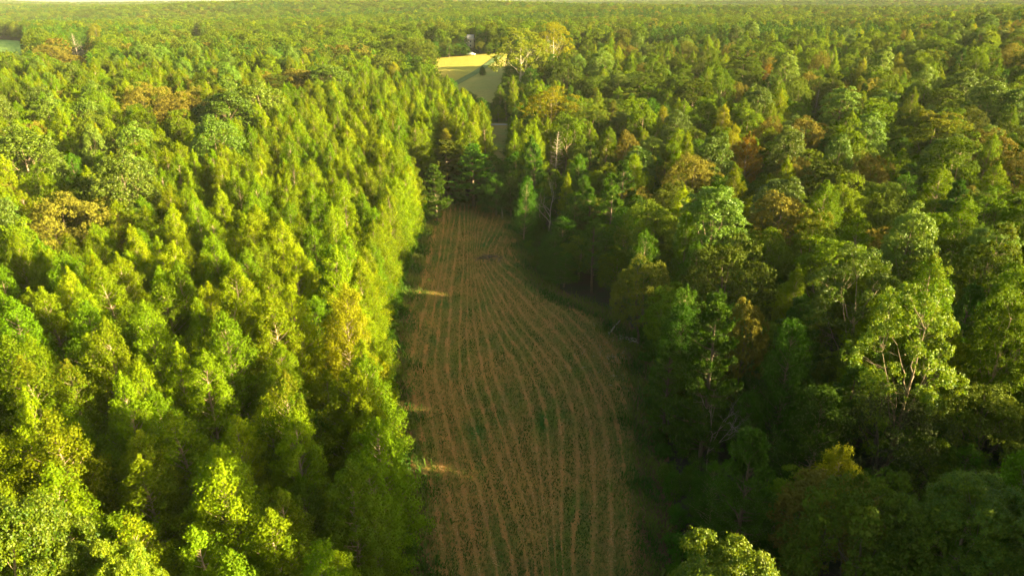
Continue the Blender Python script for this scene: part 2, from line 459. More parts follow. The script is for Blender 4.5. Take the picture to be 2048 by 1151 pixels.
K = {}   # kind -> variants
K['gum'] = [gum(11, R=3.9, prof=.82, clr=.68, nb=78, k=125), gum(12, 20, 3.5, 4.0, prof=.74, clr=.66, nb=74, k=125), gum(13, 18, 4.1, 3.5, prof=.85, clr=.7, nb=80, k=125), gum(14, 19.5, 3.8, 4, nb=64, prof=.72, clr=.68, k=125), gum(15, 17.5, 3.5, 4, clr=.72, nb=64, k=115), gum(16, 18.5, 4.0, 4, prof=.76, clr=.74, nb=74, ang=.75, k=125)]
K['gumedge'] = [gum(21, 17, 3.6, .7, nb=84, prof=.72, clr=.66, k=115), gum(22, 18.5, 3.8, .9, nb=90, prof=.78, clr=.68, k=115), gum(23, 15.5, 3.5, .5, nb=80, prof=.62, clr=.72, k=115)]
K['gumgreen'] = [gum(31, 18, 3.6, 2.0, mat='gumdark', nb=78, clr=.76, k=80, prof=.62), gum(32, 16, 3.4, 1.0, mat='gumdark', nb=78, prof=.52, clr=.8, k=115)]
K['gold'] = [gum(41, 18, 3.8, 4.0, mat='gold', prof=.58, clr=.76, nb=68, k=115)]
K['orange'] = [gum(42, 17, 3.0, 4.0, mat='orange', prof=.5)]
K['tulip'] = [dome(51, 22, 4.3, 15, 'tulip', 'bark', 58, .27, 1.5, 18, 30, name="tulip", spire=1.0, full=-.5),
              dome(52, 21, 4.0, 14, 'tulip', 'bark', 54, .27, 1.45, 18, 30, name="tulip", spire=1.4, full=-.5)]
K['oak'] = [dome(61, nl=56), dome(62, 16, 5.2, 11, nl=52, lump=1.6), dome(63, 18, 5.6, 13, nl=62, lump=1.5, rough=1.3)]
K['tan'] = [dome(71, 17, 5.8, 11.5, 'tan', nl=56), dome(72, 18, 4.6, 11, 'tan', nl=44, lump=1.35, rough=1.2), dome(73, 17, 8.5, 12, 'tan', nl=95, lump=1.7, k=18, sub=22, rough=1.0)]
K['hick'] = [dome(81, 18, 4.2, 12, 'hick', 'bark', 54, .24, 1.3, 18, 26, rough=1.1, spire=1.8, name="hickory", full=-.45),
             dome(82, 17, 3.8, 12, 'hick', 'bark', 50, .23, 1.2, 18, 26, rough=1.4, spire=2.4, name="hickory", full=-.45),
             dome(83, 19, 4.6, 12, 'hick', 'bark', 54, .24, 1.4, 18, 26, rough=1.3, spire=1.0, name="hickory", full=-.45)]
K['pine'] = [pine(91), pine(92, 19, 3.3, 6), pine(93, 17, 3.8, 2.5, nb=64), pine(95, 17, 4.2, 1.2, nb=84)]
K['pineyel'] = [pine(94, 18, 3.4, 5, 'pineyel'), pine(96, 17, 4.0, 1.5, 'pineyel', nb=76)]
K['shrub'] = [shrubm(101), shrubm(102, 2.6, 2.2), shrubm(103, 4.2, 2.0)]
K['shrubbright'] = [shrubm(104, 4, 2.2, 'gum')]
K['near'] = [dome(111, 25, 5.4, 13, 'near', 'bark', 70, .15, 1.3, 60, 40, name="tulip", spire=.8, full=-.4, width=.9),
             dome(112, 25, 5.4, 13, 'near', 'bark', 70, .15, 1.3, 60, 40, name="sweetgum", spire=.8, full=-.4, width=.9)]
K['bigyellow'] = [dome(121, 23, 6.0, 15, 'gold', 'bark', 50, .28, 1.6, 18, 22, rough=1.5, spire=4.0, name="golden", sparse=.8, limbs=.9, full=-.45)]
K['pale'] = [dome(122, 22, 6.5, 17, 'near', 'bark', 66, .21, 1.3, 26, 26, rough=1.4, spire=1.2, name="sweetgum", sparse=.92, limbs=.9, full=-.6)]
K['syc'] = [dome(131, 30, 9.5, 20, 'syc', 'barkwhite', 60, .36, 1.9, 20, 20, rough=1.5, spire=1.0, name="sycamore", sparse=1.0, limbs=.62, full=-.35, bw=1.1)]
K['sycyel'] = [dome(132, 31, 8.5, 20, 'gold', 'barkwhite', 50, .36, 1.9, 16, 22, rough=1.2, spire=1.5, name="sycamore", sparse=1.0, limbs=.62, full=-.4)]
K['vine'] = [dome(141, 20, 6.2, 14, 'vine', 'barkdark', 40, .26, 1.4, 16, 20, name="draped", droop=2.6, rough=1.5, width=.5, full=-.6)]
K['deadcon'] = [bare(151, 15, 2.4, 3)]
K['deadspread'] = [bare(152, 12, 3, 2, 'spread', thick=.8)]
K['deadfork'] = [bare(153, 12, 2, 2, 'fork', thick=1.0)]
K['twigs'] = [bare(154, 6, 1.5, 1, 'spread', thick=.45), bare(155, 5, 1.5, 1, 'fork', thick=.4)]
K['cedar'] = [gum(161, 5.2, 2.0, .3, mat='gumdark', bark='barkdark', nb=60, prof=.5, ang=.4, clr=.5)]

NAMES = {'gum': ('sweetgum_tree', 'crown'), 'gumedge': ('sweetgum_tree', 'crown'), 'gumgreen': ('young_gum_tree', 'crown'), 'gold': ('maple_tree', 'crown'), 'orange': ('maple_tree', 'crown'),
         'tulip': ('tulip_tree', 'crown'), 'oak': ('oak_tree', 'crown'), 'tan': ('russet_oak_tree', 'crown'), 'hick': ('hickory_tree', 'crown'), 'pine': ('pine_tree', 'crown'),
         'pineyel': ('pine_tree', 'crown'), 'shrub': ('shrub', 'foliage'), 'shrubbright': ('shrub', 'foliage'), 'near': ('tulip_tree', 'crown'), 'bigyellow': ('tulip_tree', 'crown'),
         'pale': ('poplar_tree', 'crown'), 'syc': ('sycamore_tree', 'crown'), 'sycyel': ('sycamore_tree', 'crown'), 'vine': ('draped_tree', 'crown'), 'deadcon': ('dead_tree', 'branches'),
         'deadspread': ('dead_tree', 'branches'), 'deadfork': ('dead_tree', 'branches'), 'twigs': ('dead_sapling', 'branches'), 'cedar': ('cedar_tree', 'crown')}
CATS = {'shrub': 'shrub', 'shrubbright': 'shrub', 'twigs': 'sapling'}

def place(kind, x, y, h=None, r=None, label="", group=None, var=None, rot=None, zoff=0.0, rng=RNG):
    vs = K[kind]; vi = int(rng.integers(len(vs))) if var is None else var
    crown, trunk, R0, H0 = vs[vi]
    nm, cn = NAMES[kind]
    root = bpy.data.objects.new(nm, None); COL.objects.link(root)
    root.empty_display_size = .5
    root.location = (x, y, terr1(x, y) - .08 + zoff)
    sz = (h / H0) if h else rng.uniform(.88, 1.12); sr = (r / R0) if r else sz
    root.rotation_euler = (rng.normal() * .02, rng.normal() * .02, rng.random() * 2 * pi if rot is None else rot)
    root.scale = (sr, sr, sz)
    root['label'] = label; root['category'] = CATS.get(kind, 'tree')
    if group: root['group'] = group
    for pn, me in ((cn, crown), ('stem' if nm == 'shrub' else 'trunk', trunk)):
        o = bpy.data.objects.new(pn, me); COL.objects.link(o); o.parent = root
    return root

def struct(name, me, kind='structure', **kw):
    o = bpy.data.objects.new(name, me); COL.objects.link(o); o['kind'] = kind
    for a, b in kw.items(): o[a] = b
    return o
# ------------------------------------------------------------------ ground and open land
def P2W(pts, h=0.0):
    return [hit(a, b, h)[:2] for a, b in pts]
CLEAR_PX = [(828, 1150), (812, 1000), (792, 900), (782, 800), (782, 690), (800, 600), (832, 500), (852, 440), (866, 402),
            (985, 402), (1035, 438), (1052, 500), (1080, 570), (1130, 600), (1215, 628), (1268, 690), (1292, 760), (1296, 850), (1300, 950), (1312, 1050), (1325, 1150)]
CLEAR_W = P2W(CLEAR_PX)
CLEAR_W = [(CLEAR_W[0][0] + .5, 14.)] + CLEAR_W + [(CLEAR_W[-1][0] + .5, 14.)]
LANE_W = P2W([(972, 334), (1012, 334), (1016, 300), (1024, 262), (1045, 250), (984, 250), (982, 290)])
FIELD_W = P2W([(845, 110), (1006, 108), (1010, 150), (1000, 212), (955, 196), (905, 165), (850, 150)])
FYF = FIELD_W[1][1]
FIELD_W = FIELD_W[:2] + [(110., FYF - 8), (110., 422.), (2., 422.)] + FIELD_W[3:]
LEFTFIELD_W = P2W([(-120, 78), (0, 80), (40, 84), (78, 92), (60, 101), (35, 108), (-120, 112)])

def grid_mesh(name, xs, ys, zf, mat, attrs=None, mask=None):
    X, Y = np.meshgrid(xs, ys)
    Z = zf(X.ravel(), Y.ravel()); v = np.stack([X.ravel(), Y.ravel(), Z], 1)
    nx = len(xs); i, j = np.meshgrid(np.arange(len(ys) - 1), np.arange(nx - 1), indexing='ij')
    f = np.stack([i * nx + j, i * nx + j + 1, (i + 1) * nx + j + 1, (i + 1) * nx + j], -1).reshape(-1, 4)
    if mask is not None:
        mk = mask(v[:, 0], v[:, 1]); f = f[mk[f].all(1)]
        used = np.unique(f); re = np.full(len(v), -1); re[used] = np.arange(len(used)); v = v[used]; f = re[f]
    at = attrs(v[:, 0], v[:, 1]) if attrs else None
    me = new_mesh(name, [(v, f, mat, at)])
    me.polygons.foreach_set("use_smooth", np.ones(len(me.polygons), bool))
    return me

# forest floor
m, ns, ls = nodes("forest_floor"); M['floor'] = m
tc = N(ns, "ShaderNodeTexCoord")
n1 = N(ns, "ShaderNodeTexNoise"); n1.inputs["Scale"].default_value = .35; n1.inputs["Detail"].default_value = 8
n2 = N(ns, "ShaderNodeTexNoise"); n2.inputs["Scale"].default_value = 4; n2.inputs["Detail"].default_value = 6
ls.new(tc.outputs["Object"], n1.inputs["Vector"]); ls.new(tc.outputs["Object"], n2.inputs["Vector"])
c = mixc(ns, ls, n2.outputs["Fac"], (.016, .012, .008), (.055, .036, .020))
c = mixc(ns, ls, mth(ns, ls, 'MULTIPLY_ADD', n1.outputs["Fac"], 4, -1.7, clamp=True), c, (.018, .032, .006))
p = ns.new("ShaderNodeBsdfPrincipled"); ls.new(c, p.inputs["Base Color"]); p.inputs["Roughness"].default_value = .9
b = ns.new("ShaderNodeBump"); b.inputs["Distance"].default_value = .2; ls.new(n2.outputs["Fac"], b.inputs["Height"]); ls.new(b.outputs[0], p.inputs["Normal"])
o = ns.new("ShaderNodeOutputMaterial"); ls.new(p.outputs[0], o.inputs[0])

def steps(segs):
    out = []
    for a, b_, s in segs: out += list(np.arange(a, b_, s))
    return np.array(out + [segs[-1][1]])
ys = steps([(-150, 400, 6), (400, 1200, 15), (1200, 3000, 60), (3000, 6500, 250)])
xh = steps([(0, 60, 4), (60, 400, 10), (400, 1200, 25), (1200, 5600, 200)])
xs = np.concatenate([-xh[::-1], xh[1:]])
struct("ground", grid_mesh("ground", xs, ys, terr, M['floor']))

# windrow curves traced in the photograph (pixel positions), one integer per row
def c8(pts): return [(700 + x * .3476, 751 + y * .3476) for x, y in pts]
def c5(pts): return [(700 + x * .3476, 380 + y * .3476) for x, y in pts]
ROWS = {
    0: c8([(270, 460), (300, 680), (320, 850)]),
    1: c8([(275, 0), (310, 200), (340, 400), (370, 600), (400, 760)]) + c5([(300, 820), (380, 620), (440, 420), (480, 260)]),
    2: c8([(345, 0), (385, 180), (425, 380), (450, 560), (490, 720), (520, 900), (540, 1050)]) + c5([(355, 1000), (370, 900), (395, 800), (440, 660), (490, 520), (520, 380), (540, 250)]),
    3: c8([(425, 0), (455, 200), (500, 420), (550, 620), (590, 800), (620, 950)]) + c5([(430, 1000), (450, 850), (480, 720)]),
    4: c8([(490, 40), (535, 200), (590, 400), (640, 600), (690, 850), (720, 1000), (745, 1120)]) + c5([(500, 890), (520, 700), (540, 520), (560, 380), (580, 250)]),
    5: c8([(575, 0), (600, 180), (640, 330), (690, 480), (730, 620), (770, 760), (830, 1050)]) + c5([(560, 1060), (560, 870), (575, 700), (580, 560), (600, 430), (615, 320), (628, 230)]),
    6: c8([(640, 50), (690, 240), (750, 400), (800, 580), (850, 780), (900, 950), (935, 1090)]) + c5([(635, 980), (632, 850), (640, 700), (645, 540), (655, 380), (665, 240)]),
    7: c8([(700, 0), (760, 180), (800, 340), (860, 500), (910, 660), (960, 850), (1000, 950), (1025, 1100)]) + c5([(690, 1050), (675, 930), (670, 830), (675, 640), (680, 440)]),
    8: c8([(770, 0), (810, 130), (880, 320), (940, 520), (1000, 680), (1030, 830), (1060, 1050)]) + c5([(750, 960), (730, 830), (705, 700), (695, 500), (695, 300)]),
    9: c8([(830, 20), (900, 240), (960, 430), (990, 600)]) + c5([(830, 1080), (800, 920), (760, 780)]),
    10: c8([(975, 0), (1030, 150), (1060, 300), (1085, 450)]) + c5([(940, 950), (870, 850), (820, 740), (775, 620), (745, 560), (720, 470), (714, 380), (716, 230)]),
    11: c8([(1040, 0), (1110, 170), (1135, 350), (1150, 520), (1150, 680), (1180, 950)]) + c5([(1000, 980), (930, 880), (880, 800), (820, 680), (760, 520)]),
    12: c8([(1130, 0), (1195, 200), (1215, 400), (1220, 600), (1215, 750), (1210, 1000)]) + c5([(1090, 1020), (1050, 950), (980, 850), (900, 750), (830, 620), (780, 520), (745, 420)]),
    13: c8([(1235, 60), (1290, 250), (1305, 450), (1310, 650), (1300, 850), (1275, 1100)]) + c5([(1180, 1030), (1100, 930), (1000, 810), (940, 720), (870, 610), (790, 480), (750, 370), (800, 240)]),
    14: c8([(1275, 0), (1350, 180), (1385, 380), (1405, 600), (1405, 850), (1390, 1130)]) + c5([(1220, 980), (1150, 900), (1050, 790), (980, 710), (900, 600), (830, 510), (775, 420)]),
    15: c8([(1370, 20), (1440, 220), (1475, 420), (1490, 620), (1505, 850), (1500, 1130)]) + c5([(1300, 960), (1200, 830), (1100, 730), (1030, 660), (950, 570), (870, 490), (800, 420), (840, 270)]),
    16: c8([(1420, 10), (1510, 180), (1560, 400), (1585, 600), (1595, 850), (1605, 1100)]) + c5([(1380, 990), (1290, 870), (1180, 730), (1080, 630), (1000, 550), (920, 480), (840, 400), (880, 250)]),
    17: c8([(1540, 60), (1600, 240), (1650, 480), (1690, 740), (1700, 1050)]) + c5([(1420, 920), (1330, 800), (1230, 700), (1110, 610), (1020, 520), (950, 450), (880, 370), (935, 240)]),
    18: c8([(1620, 60), (1700, 300), (1770, 700)]) + c5([(1400, 790), (1290, 700), (1120, 590), (1030, 480), (950, 400), (905, 350), (975, 240)]),
}
rp = []; rv = []
for k_, pts in ROWS.items():
    for a, b_ in pts:
        x, y, _ = hit(a, b_); rp.append((x / 9., y / 45.)); rv.append(k_)
rp = np.array(rp); rv = np.array(rv, float)
def tps(r2): return .5 * r2 * np.log(r2 + 1e-12)
D2 = ((rp[:, None] - rp[None]) ** 2).sum(-1)
nn = len(rp); A = np.zeros((nn + 3, nn + 3)); A[:nn, :nn] = tps(D2) + .012 * np.eye(nn)
A[:nn, nn] = 1; A[:nn, nn + 1:] = rp; A[nn:, :nn] = A[:nn, nn:].T
sol = np.linalg.solve(A, np.concatenate([rv, np.zeros(3)]))
def rowu(x, y):
    q = np.stack([np.asarray(x) / 9., np.asarray(y) / 45.], 1); out = np.empty(len(q))
    for s in range(0, len(q), 20000):
        d2 = ((q[s:s + 20000, None] - rp[None]) ** 2).sum(-1)
        out[s:s + 20000] = tps(d2) @ sol[:nn] + sol[nn] + q[s:s + 20000] @ sol[nn + 1:]
    return out

m, ns, ls = nodes("mown_ground"); M['mown'] = m
tc = N(ns, "ShaderNodeTexCoord")
u = N(ns, "ShaderNodeAttribute", attribute_name="row"); ed = N(ns, "ShaderNodeAttribute", attribute_name="edge")
def noise(sc, det=5, sx=1., sy=1., off=0):
    mp = N(ns, "ShaderNodeMapping"); mp.inputs["Scale"].default_value = (sx, sy, 1); mp.inputs["Location"].default_value = (off, off, 0)
    ls.new(tc.outputs["Object"], mp.inputs[0])
    n = N(ns, "ShaderNodeTexNoise"); n.inputs["Scale"].default_value = sc; n.inputs["Detail"].default_value = det
    ls.new(mp.outputs[0], n.inputs["Vector"]); return n.outputs["Fac"]
nf = noise(2.6, 6); nm_ = noise(.55, 5, 1, .5, 9); nb_ = noise(.11, 4, 1.4, .6, 31); nx = noise(7., 4, 1.8, .6)
wob = mth(ns, ls, 'MULTIPLY_ADD', noise(.8, 4, 1, .6, 5), .24, -.12)
fr = mth(ns, ls, 'FRACT', mth(ns, ls, 'ADD', mth(ns, ls, 'ADD', u.outputs["Fac"], wob), .5))
ds = mth(ns, ls, 'ABSOLUTE', mth(ns, ls, 'SUBTRACT', fr, .5))
ds = mth(ns, ls, 'ADD', ds, mth(ns, ls, 'MULTIPLY_ADD', nf, .30, -.15))
wd = mth(ns, ls, 'MULTIPLY_ADD', nm_, .80, -.17)
row = mth(ns, ls, 'MULTIPLY', mth(ns, ls, 'MULTIPLY', mth(ns, ls, 'SUBTRACT', wd, ds), 7., clamp=True), mth(ns, ls, 'MULTIPLY_ADD', noise(.45, 4, 1, .8, 55), 3.2, -.9, clamp=True))
patch = mth(ns, ls, 'MULTIPLY_ADD', mth(ns, ls, 'ADD', nb_, mth(ns, ls, 'MULTIPLY', nf, .35)), 5., -2.75, clamp=True)
grass = mixc(ns, ls, nx, (.060, .085, .010), (.235, .235, .038))
grass = mixc(ns, ls, mth(ns, ls, 'MULTIPLY_ADD', nm_, 4, -1.8, clamp=True), grass, (.220, .150, .050))
lush = mth(ns, ls, 'MULTIPLY_ADD', noise(.35, 5, 1, .45, 77), 7., -3.7, clamp=True)
grass = mixc(ns, ls, lush, grass, (.040, .125, .018))
soil = mixc(ns, ls, nx, (.280, .112, .034), (.54, .27, .088))
f = mth(ns, ls, 'MAXIMUM', row, mth(ns, ls, 'MULTIPLY', patch, .75))
c = mixc(ns, ls, f, grass, soil)
litter = mixc(ns, ls, nf, (.070, .036, .020), (.24, .13, .075))
efac = mth(ns, ls, 'MULTIPLY', mth(ns, ls, 'SUBTRACT', mth(ns, ls, 'MULTIPLY_ADD', nm_, 4.0, .4), ed.outputs["Fac"]), .8, clamp=True)
c = mixc(ns, ls, efac, c, litter)
p = ns.new("ShaderNodeBsdfPrincipled"); ls.new(c, p.inputs["Base Color"]); p.inputs["Roughness"].default_value = .95; p.inputs["Specular IOR Level"].default_value = .1
b = ns.new("ShaderNodeBump"); b.inputs["Distance"].default_value = .18; b.inputs["Strength"].default_value = .9
ls.new(mth(ns, ls, 'ADD', nx, mth(ns, ls, 'MULTIPLY', row, .5)), b.inputs["Height"]); ls.new(b.outputs[0], p.inputs["Normal"])
o = ns.new("ShaderNodeOutputMaterial"); ls.new(p.outputs[0], o.inputs[0])
cx = [q[0] for q in CLEAR_W]; cy = [q[1] for q in CLEAR_W]
def clear_z(x, y): return terr(x, y) + .035 + .02 * np.sin(x * 1.3) * np.sin(y * .4)
def clear_attr(x, y):
    sd = edge_dist(x, y, CLEAR_W) * np.where(inpoly(x, y, CLEAR_W), 1, -1)
    return {"row": rowu(x, y), "edge": sd}
struct("clearing_ground", grid_mesh("clearing", np.arange(min(cx) - 4, max(cx) + 5, .4), np.arange(12, max(cy) + 4, .5), clear_z, M['mown'],
       clear_attr, lambda x, y: inpoly(x, y, CLEAR_W) | (edge_dist(x, y, CLEAR_W) < 2.5)))

def field_mat(name, c1, c2, c3, rowscale=1.0, rot=0.0, bump=.3):
    m, ns, ls = nodes(name)
    tc = N(ns, "ShaderNodeTexCoord")
    mp = N(ns, "ShaderNodeMapping"); mp.inputs["Rotation"].default_value = (0, 0, rot); ls.new(tc.outputs["Object"], mp.inputs[0])
    wv = N(ns, "ShaderNodeTexWave"); wv.inputs["Scale"].default_value = rowscale; wv.inputs["Distortion"].default_value = 2.5; wv.inputs["Detail"].default_value = 3
    ls.new(mp.outputs[0], wv.inputs["Vector"])
    nz = N(ns, "ShaderNodeTexNoise"); nz.inputs["Scale"].default_value = .05; nz.inputs["Detail"].default_value = 8; ls.new(tc.outputs["Object"], nz.inputs["Vector"])
    n3 = N(ns, "ShaderNodeTexNoise"); n3.inputs["Scale"].default_value = 1.2; n3.inputs["Detail"].default_value = 6; ls.new(tc.outputs["Object"], n3.inputs["Vector"])
    c = mixc(ns, ls, mth(ns, ls, 'MULTIPLY', wv.outputs["Fac"], .6), c1, c2)
    c = mixc(ns, ls, mth(ns, ls, 'MULTIPLY_ADD', nz.outputs["Fac"], 3.5, -1.4, clamp=True), c, c3)
    c = mixc(ns, ls, .35, c, mixc(ns, ls, n3.outputs["Fac"], (.2, .2, .2), (1.2, 1.2, 1.2)), 'OVERLAY')
    p = ns.new("ShaderNodeBsdfPrincipled"); ls.new(c, p.inputs["Base Color"]); p.inputs["Roughness"].default_value = .9
    b = ns.new("ShaderNodeBump"); b.inputs["Distance"].default_value = bump; ls.new(n3.outputs["Fac"], b.inputs["Height"]); ls.new(b.outputs[0], p.inputs["Normal"])
    o = ns.new("ShaderNodeOutputMaterial"); ls.new(p.outputs[0], o.inputs[0]); return m
def sheet(name, poly, mat, off, st, margin=0.0):
    xs_ = [q[0] for q in poly]; ys_ = [q[1] for q in poly]
    return struct(name, grid_mesh(name, np.arange(min(xs_) - margin, max(xs_) + st + margin, st), np.arange(min(ys_) - margin, max(ys_) + st + margin, st),
                  lambda x, y: terr(x, y) + off, mat, None, lambda x, y: inpoly(x, y, poly) | (edge_dist(x, y, poly) < st + margin)))
M['lane'] = field_mat("lane_grass", (.30, .17, .04), (.42, .26, .08), (.13, .21, .025), .12, 1.3)
M['yellow'] = field_mat("ripe_crop", (.31, .24, .018), (.38, .28, .022), (.25, .24, .02), .12, .5)
M['olive'] = field_mat("stubble", (.30, .24, .045), (.38, .27, .06), (.24, .24, .04), .10, -.9)
M['pasture'] = field_mat("pasture", (.22, .34, .04), (.27, .37, .05), (.18, .30, .035), .1)
sheet("lane", LANE_W, M['lane'], .10, 1.0, 3.0)
sheet("field", FIELD_W, M['yellow'], .10, 2.0, 4.0)
LOW_W = P2W([(1012, 118), (1000, 212), (955, 198), (908, 176), (925, 163), (950, 150), (972, 138), (985, 127), (998, 116)])
sheet("stubble_field", LOW_W, M['olive'], .16, 1.5)
M['meadow'] = field_mat('meadow_grass', (.07, .13, .015), (.10, .16, .02), (.12, .13, .02), .3)
sheet('meadow', [(-75, 291), (34, 295), (34, 380), (-75, 380)], M['meadow'], .07, 4.0)
sheet("pasture_field", LEFTFIELD_W, M['pasture'], .15, 3.0, 2.0)
# grassy drain between the two fields
dr = P2W([(1000, 112), (990, 119), (980, 127), (966, 137), (950, 147), (930, 158), (905, 172)])
dr = np.array(dr); tt = np.linspace(0, len(dr) - 1, 60)
dx = np.interp(tt, np.arange(len(dr)), dr[:, 0]); dy = np.interp(tt, np.arange(len(dr)), dr[:, 1])
gx = np.gradient(dx); gy = np.gradient(dy); L_ = np.hypot(gx, gy)
M['drain'] = field_mat("drain_grass", (.06, .11, .02), (.10, .15, .03), (.12, .13, .03), .5)
pr = []
for q, w in enumerate((-2.6, -1.2, 0, 1.2, 2.6)):
    xx = dx - gy / L_ * w; yy = dy + gx / L_ * w
    pr.append(np.stack([xx, yy, terr(xx, yy) + .22 + (.35 if abs(w) == 1.2 else .1)], 1))
v = np.stack(pr, 1).reshape(-1, 3); i, j = np.meshgrid(np.arange(59), np.arange(4), indexing='ij')
struct("grass_drain", new_mesh("grass_drain", [(v, np.stack([i * 5 + j, i * 5 + j + 1, i * 5 + j + 6, i * 5 + j + 5], -1).reshape(-1, 4), M['drain'], None)]))
# road seen through the gap at the end of the lane
M['road'] = plain_mat("pale_road", (.36, .35, .34), .8)
rx_, ry_, _ = hit(1012, 252)
xx = np.linspace(-70, 90, 60); pr = []
for w in (-1.5, -.5, .5, 1.5):
    yy = ry_ + 1.5 + w + .05 * xx; pr.append(np.stack([xx, yy, terr(xx, yy) + .3 - .04 * abs(w)], 1))
v = np.stack(pr, 1).reshape(-1, 3); i, j = np.meshgrid(np.arange(59), np.arange(3), indexing='ij')
struct("road", new_mesh("road", [(v, np.stack([i * 4 + j, i * 4 + j + 4, i * 4 + j + 5, i * 4 + j + 1], -1).reshape(-1, 4), M['road'], None)]))

# grass tufts and cut straw on the clearing
def tufts(n, name, cols, on_row, hgt, wid, lab, lean, cat='grass', p_lush=.5):
    rng = np.random.default_rng(n)
    # denser towards the camera
    y = 38 + (rng.random(n * 3) ** 1.35) * 140; x = rng.uniform(min(cx), max(cx), n * 3)
    ok = inpoly(x, y, CLEAR_W); x, y = x[ok], y[ok]
    uu = rowu(x, y); dd = np.abs((uu + .5) % 1 - .5)
    keep = (dd < rng.uniform(.0, .34, len(dd))) & (np.sin(x * 1.7 + y * .35) * np.sin(y * .9 - x) < rng.random(len(dd))) if on_row else (dd > rng.uniform(.02, .26, len(dd)))
    x, y = x[keep][:n], y[keep][:n]; n = len(x)
    P = np.stack([x, y, clear_z(x, y)], 1)
    az = rng.random(n) * 2 * pi; h = hgt * rng.uniform(.5, 1.5, n); ln = rng.uniform(*lean, n)
    d = np.stack([np.cos(az) * np.sin(ln), np.sin(az) * np.sin(ln), np.cos(ln)], 1); bb = np.stack([-np.sin(az), np.cos(az), 0 * az], 1)
    w = wid * rng.uniform(.6, 1.4, n)
    v = np.stack([P - bb * w[:, None] / 2, P + bb * w[:, None] / 2, P + d * h[:, None] + bb * w[:, None] * .35, P + d * h[:, None] - bb * w[:, None] * .35], 1).reshape(-1, 3)
    v[:, 2] += .01
    mt = leaf_mat(name + "_blades", *cols, trans=.2, vary=.0)
    t = np.clip(.5 + .5 * np.sin(x * .9 + 2 * np.sin(y * .31)) * np.sin(y * .23 + x * .2) + rng.normal(size=n) * .25, 0, 1)
    return struct(name, new_mesh(name, [(v, np.arange(4 * n).reshape(n, 4), mt, {"tone": np.repeat(t, 4), "tip": np.zeros(4 * n)})]), 'stuff', label=lab, category=cat)
tufts(90000, "grass", ((.045, .100, .014), (.190, .180, .045)), False, .20, .09, "short mixed green and dry grass growing between the straw windrows", (.2, 1.1))
tufts(26000, "cut_straw", ((.24, .115, .050), (.46, .26, .13)), True, .20, .07, "reddish brown cut straw lying in curved windrows on the clearing", (1.15, 1.5), 'straw')

def edge_weeds(n):
    rng = np.random.default_rng(77)
    P = np.array(CLEAR_W); nxt = np.roll(P, -1, 0); Ls = np.hypot(*(nxt - P).T); ok = (P[:, 1] > 30) | (nxt[:, 1] > 30)
    k = rng.choice(len(P), n, p=Ls * ok / (Ls * ok).sum()); t = rng.random(n)[:, None]
    xy = P[k] + (nxt[k] - P[k]) * t
    nr_ = np.stack([-(nxt[k] - P[k])[:, 1], (nxt[k] - P[k])[:, 0]], 1) / Ls[k][:, None]
    xy = xy + nr_ * (rng.normal(size=n) * 1.5 - .3 + 1.2 * np.sin(xy[:, 1] * .7) * np.sin(xy[:, 1] * .23))[:, None]
    x, y = xy[:, 0], xy[:, 1]; P3 = np.stack([x, y, terr(x, y) + .03], 1)
    az = rng.random(n) * 2 * pi; ln = rng.uniform(.1, .9, n); h = .55 * rng.uniform(.3, 1.7, n) * (.6 + .5 * np.sin(x * .6 + y * .5) ** 2)
    d = np.stack([np.cos(az) * np.sin(ln), np.sin(az) * np.sin(ln), np.cos(ln)], 1); bb = np.stack([-np.sin(az), np.cos(az), 0 * az], 1); w = .13 * rng.uniform(.5, 1.5, n)
    v = np.stack([P3 - bb * w[:, None] / 3, P3 + bb * w[:, None] / 3, P3 + d * h[:, None] + bb * w[:, None] * .5, P3 + d * h[:, None] - bb * w[:, None] * .5], 1).reshape(-1, 3)
    mt = leaf_mat("edge_weed", (.04, .10, .008), (.16, .18, .03), trans=.25, vary=.0)
    t = np.clip(.5 + .5 * np.sin(x * .8 + y * .6) + rng.normal(size=n) * .25, 0, 1)
    struct("edge_weeds", new_mesh("edge_weeds", [(v, np.arange(4 * n).reshape(n, 4), mt, {"tone": np.repeat(t, 4), "tip": np.zeros(4 * n)})]), 'stuff', label="knee-high green weeds where the clearing meets the trees", category="weeds")
edge_weeds(45000)

def sticks(name, n, cx_, cy_, rx, ry, L, r, lab, mat, cat, z0=.1, pile=.5, seed=5):
    rng = np.random.default_rng(seed); T = []
    for _ in range(n):
        a = rng.random() * pi; x = rng.normal() * rx * .5; y = rng.normal() * ry * .5
        d = np.array([cos(a), sin(a), rng.normal() * .12]) * L * rng.uniform(.4, 1.2) / 2
        hz = z0 + pile * rng.random() * math.exp(-(x / rx) ** 2 * 3 - (y / ry) ** 2 * 3)
        c_ = np.array([x, y, hz + abs(d[2])]); T.append(tube(bough(c_ - d, c_ + d, rng.normal() * .15, 4, rng, .04), np.linspace(r, r * .35, 4) * rng.uniform(.5, 1.3), 5))
    me = new_mesh(name, [(*merge(T), mat, None)])
    o = bpy.data.objects.new(name, me); COL.objects.link(o); o.location = (cx_, cy_, terr1(cx_, cy_))
    o['label'] = lab; o['category'] = cat
    return o
bx, by, _ = hit(980, 517)
sticks("brush_pile", 70, bx, by, 3.2, 1.6, 2.4, .045, "low pile of dark cut branches in the middle of the clearing", M['barkdark'], "brush pile")
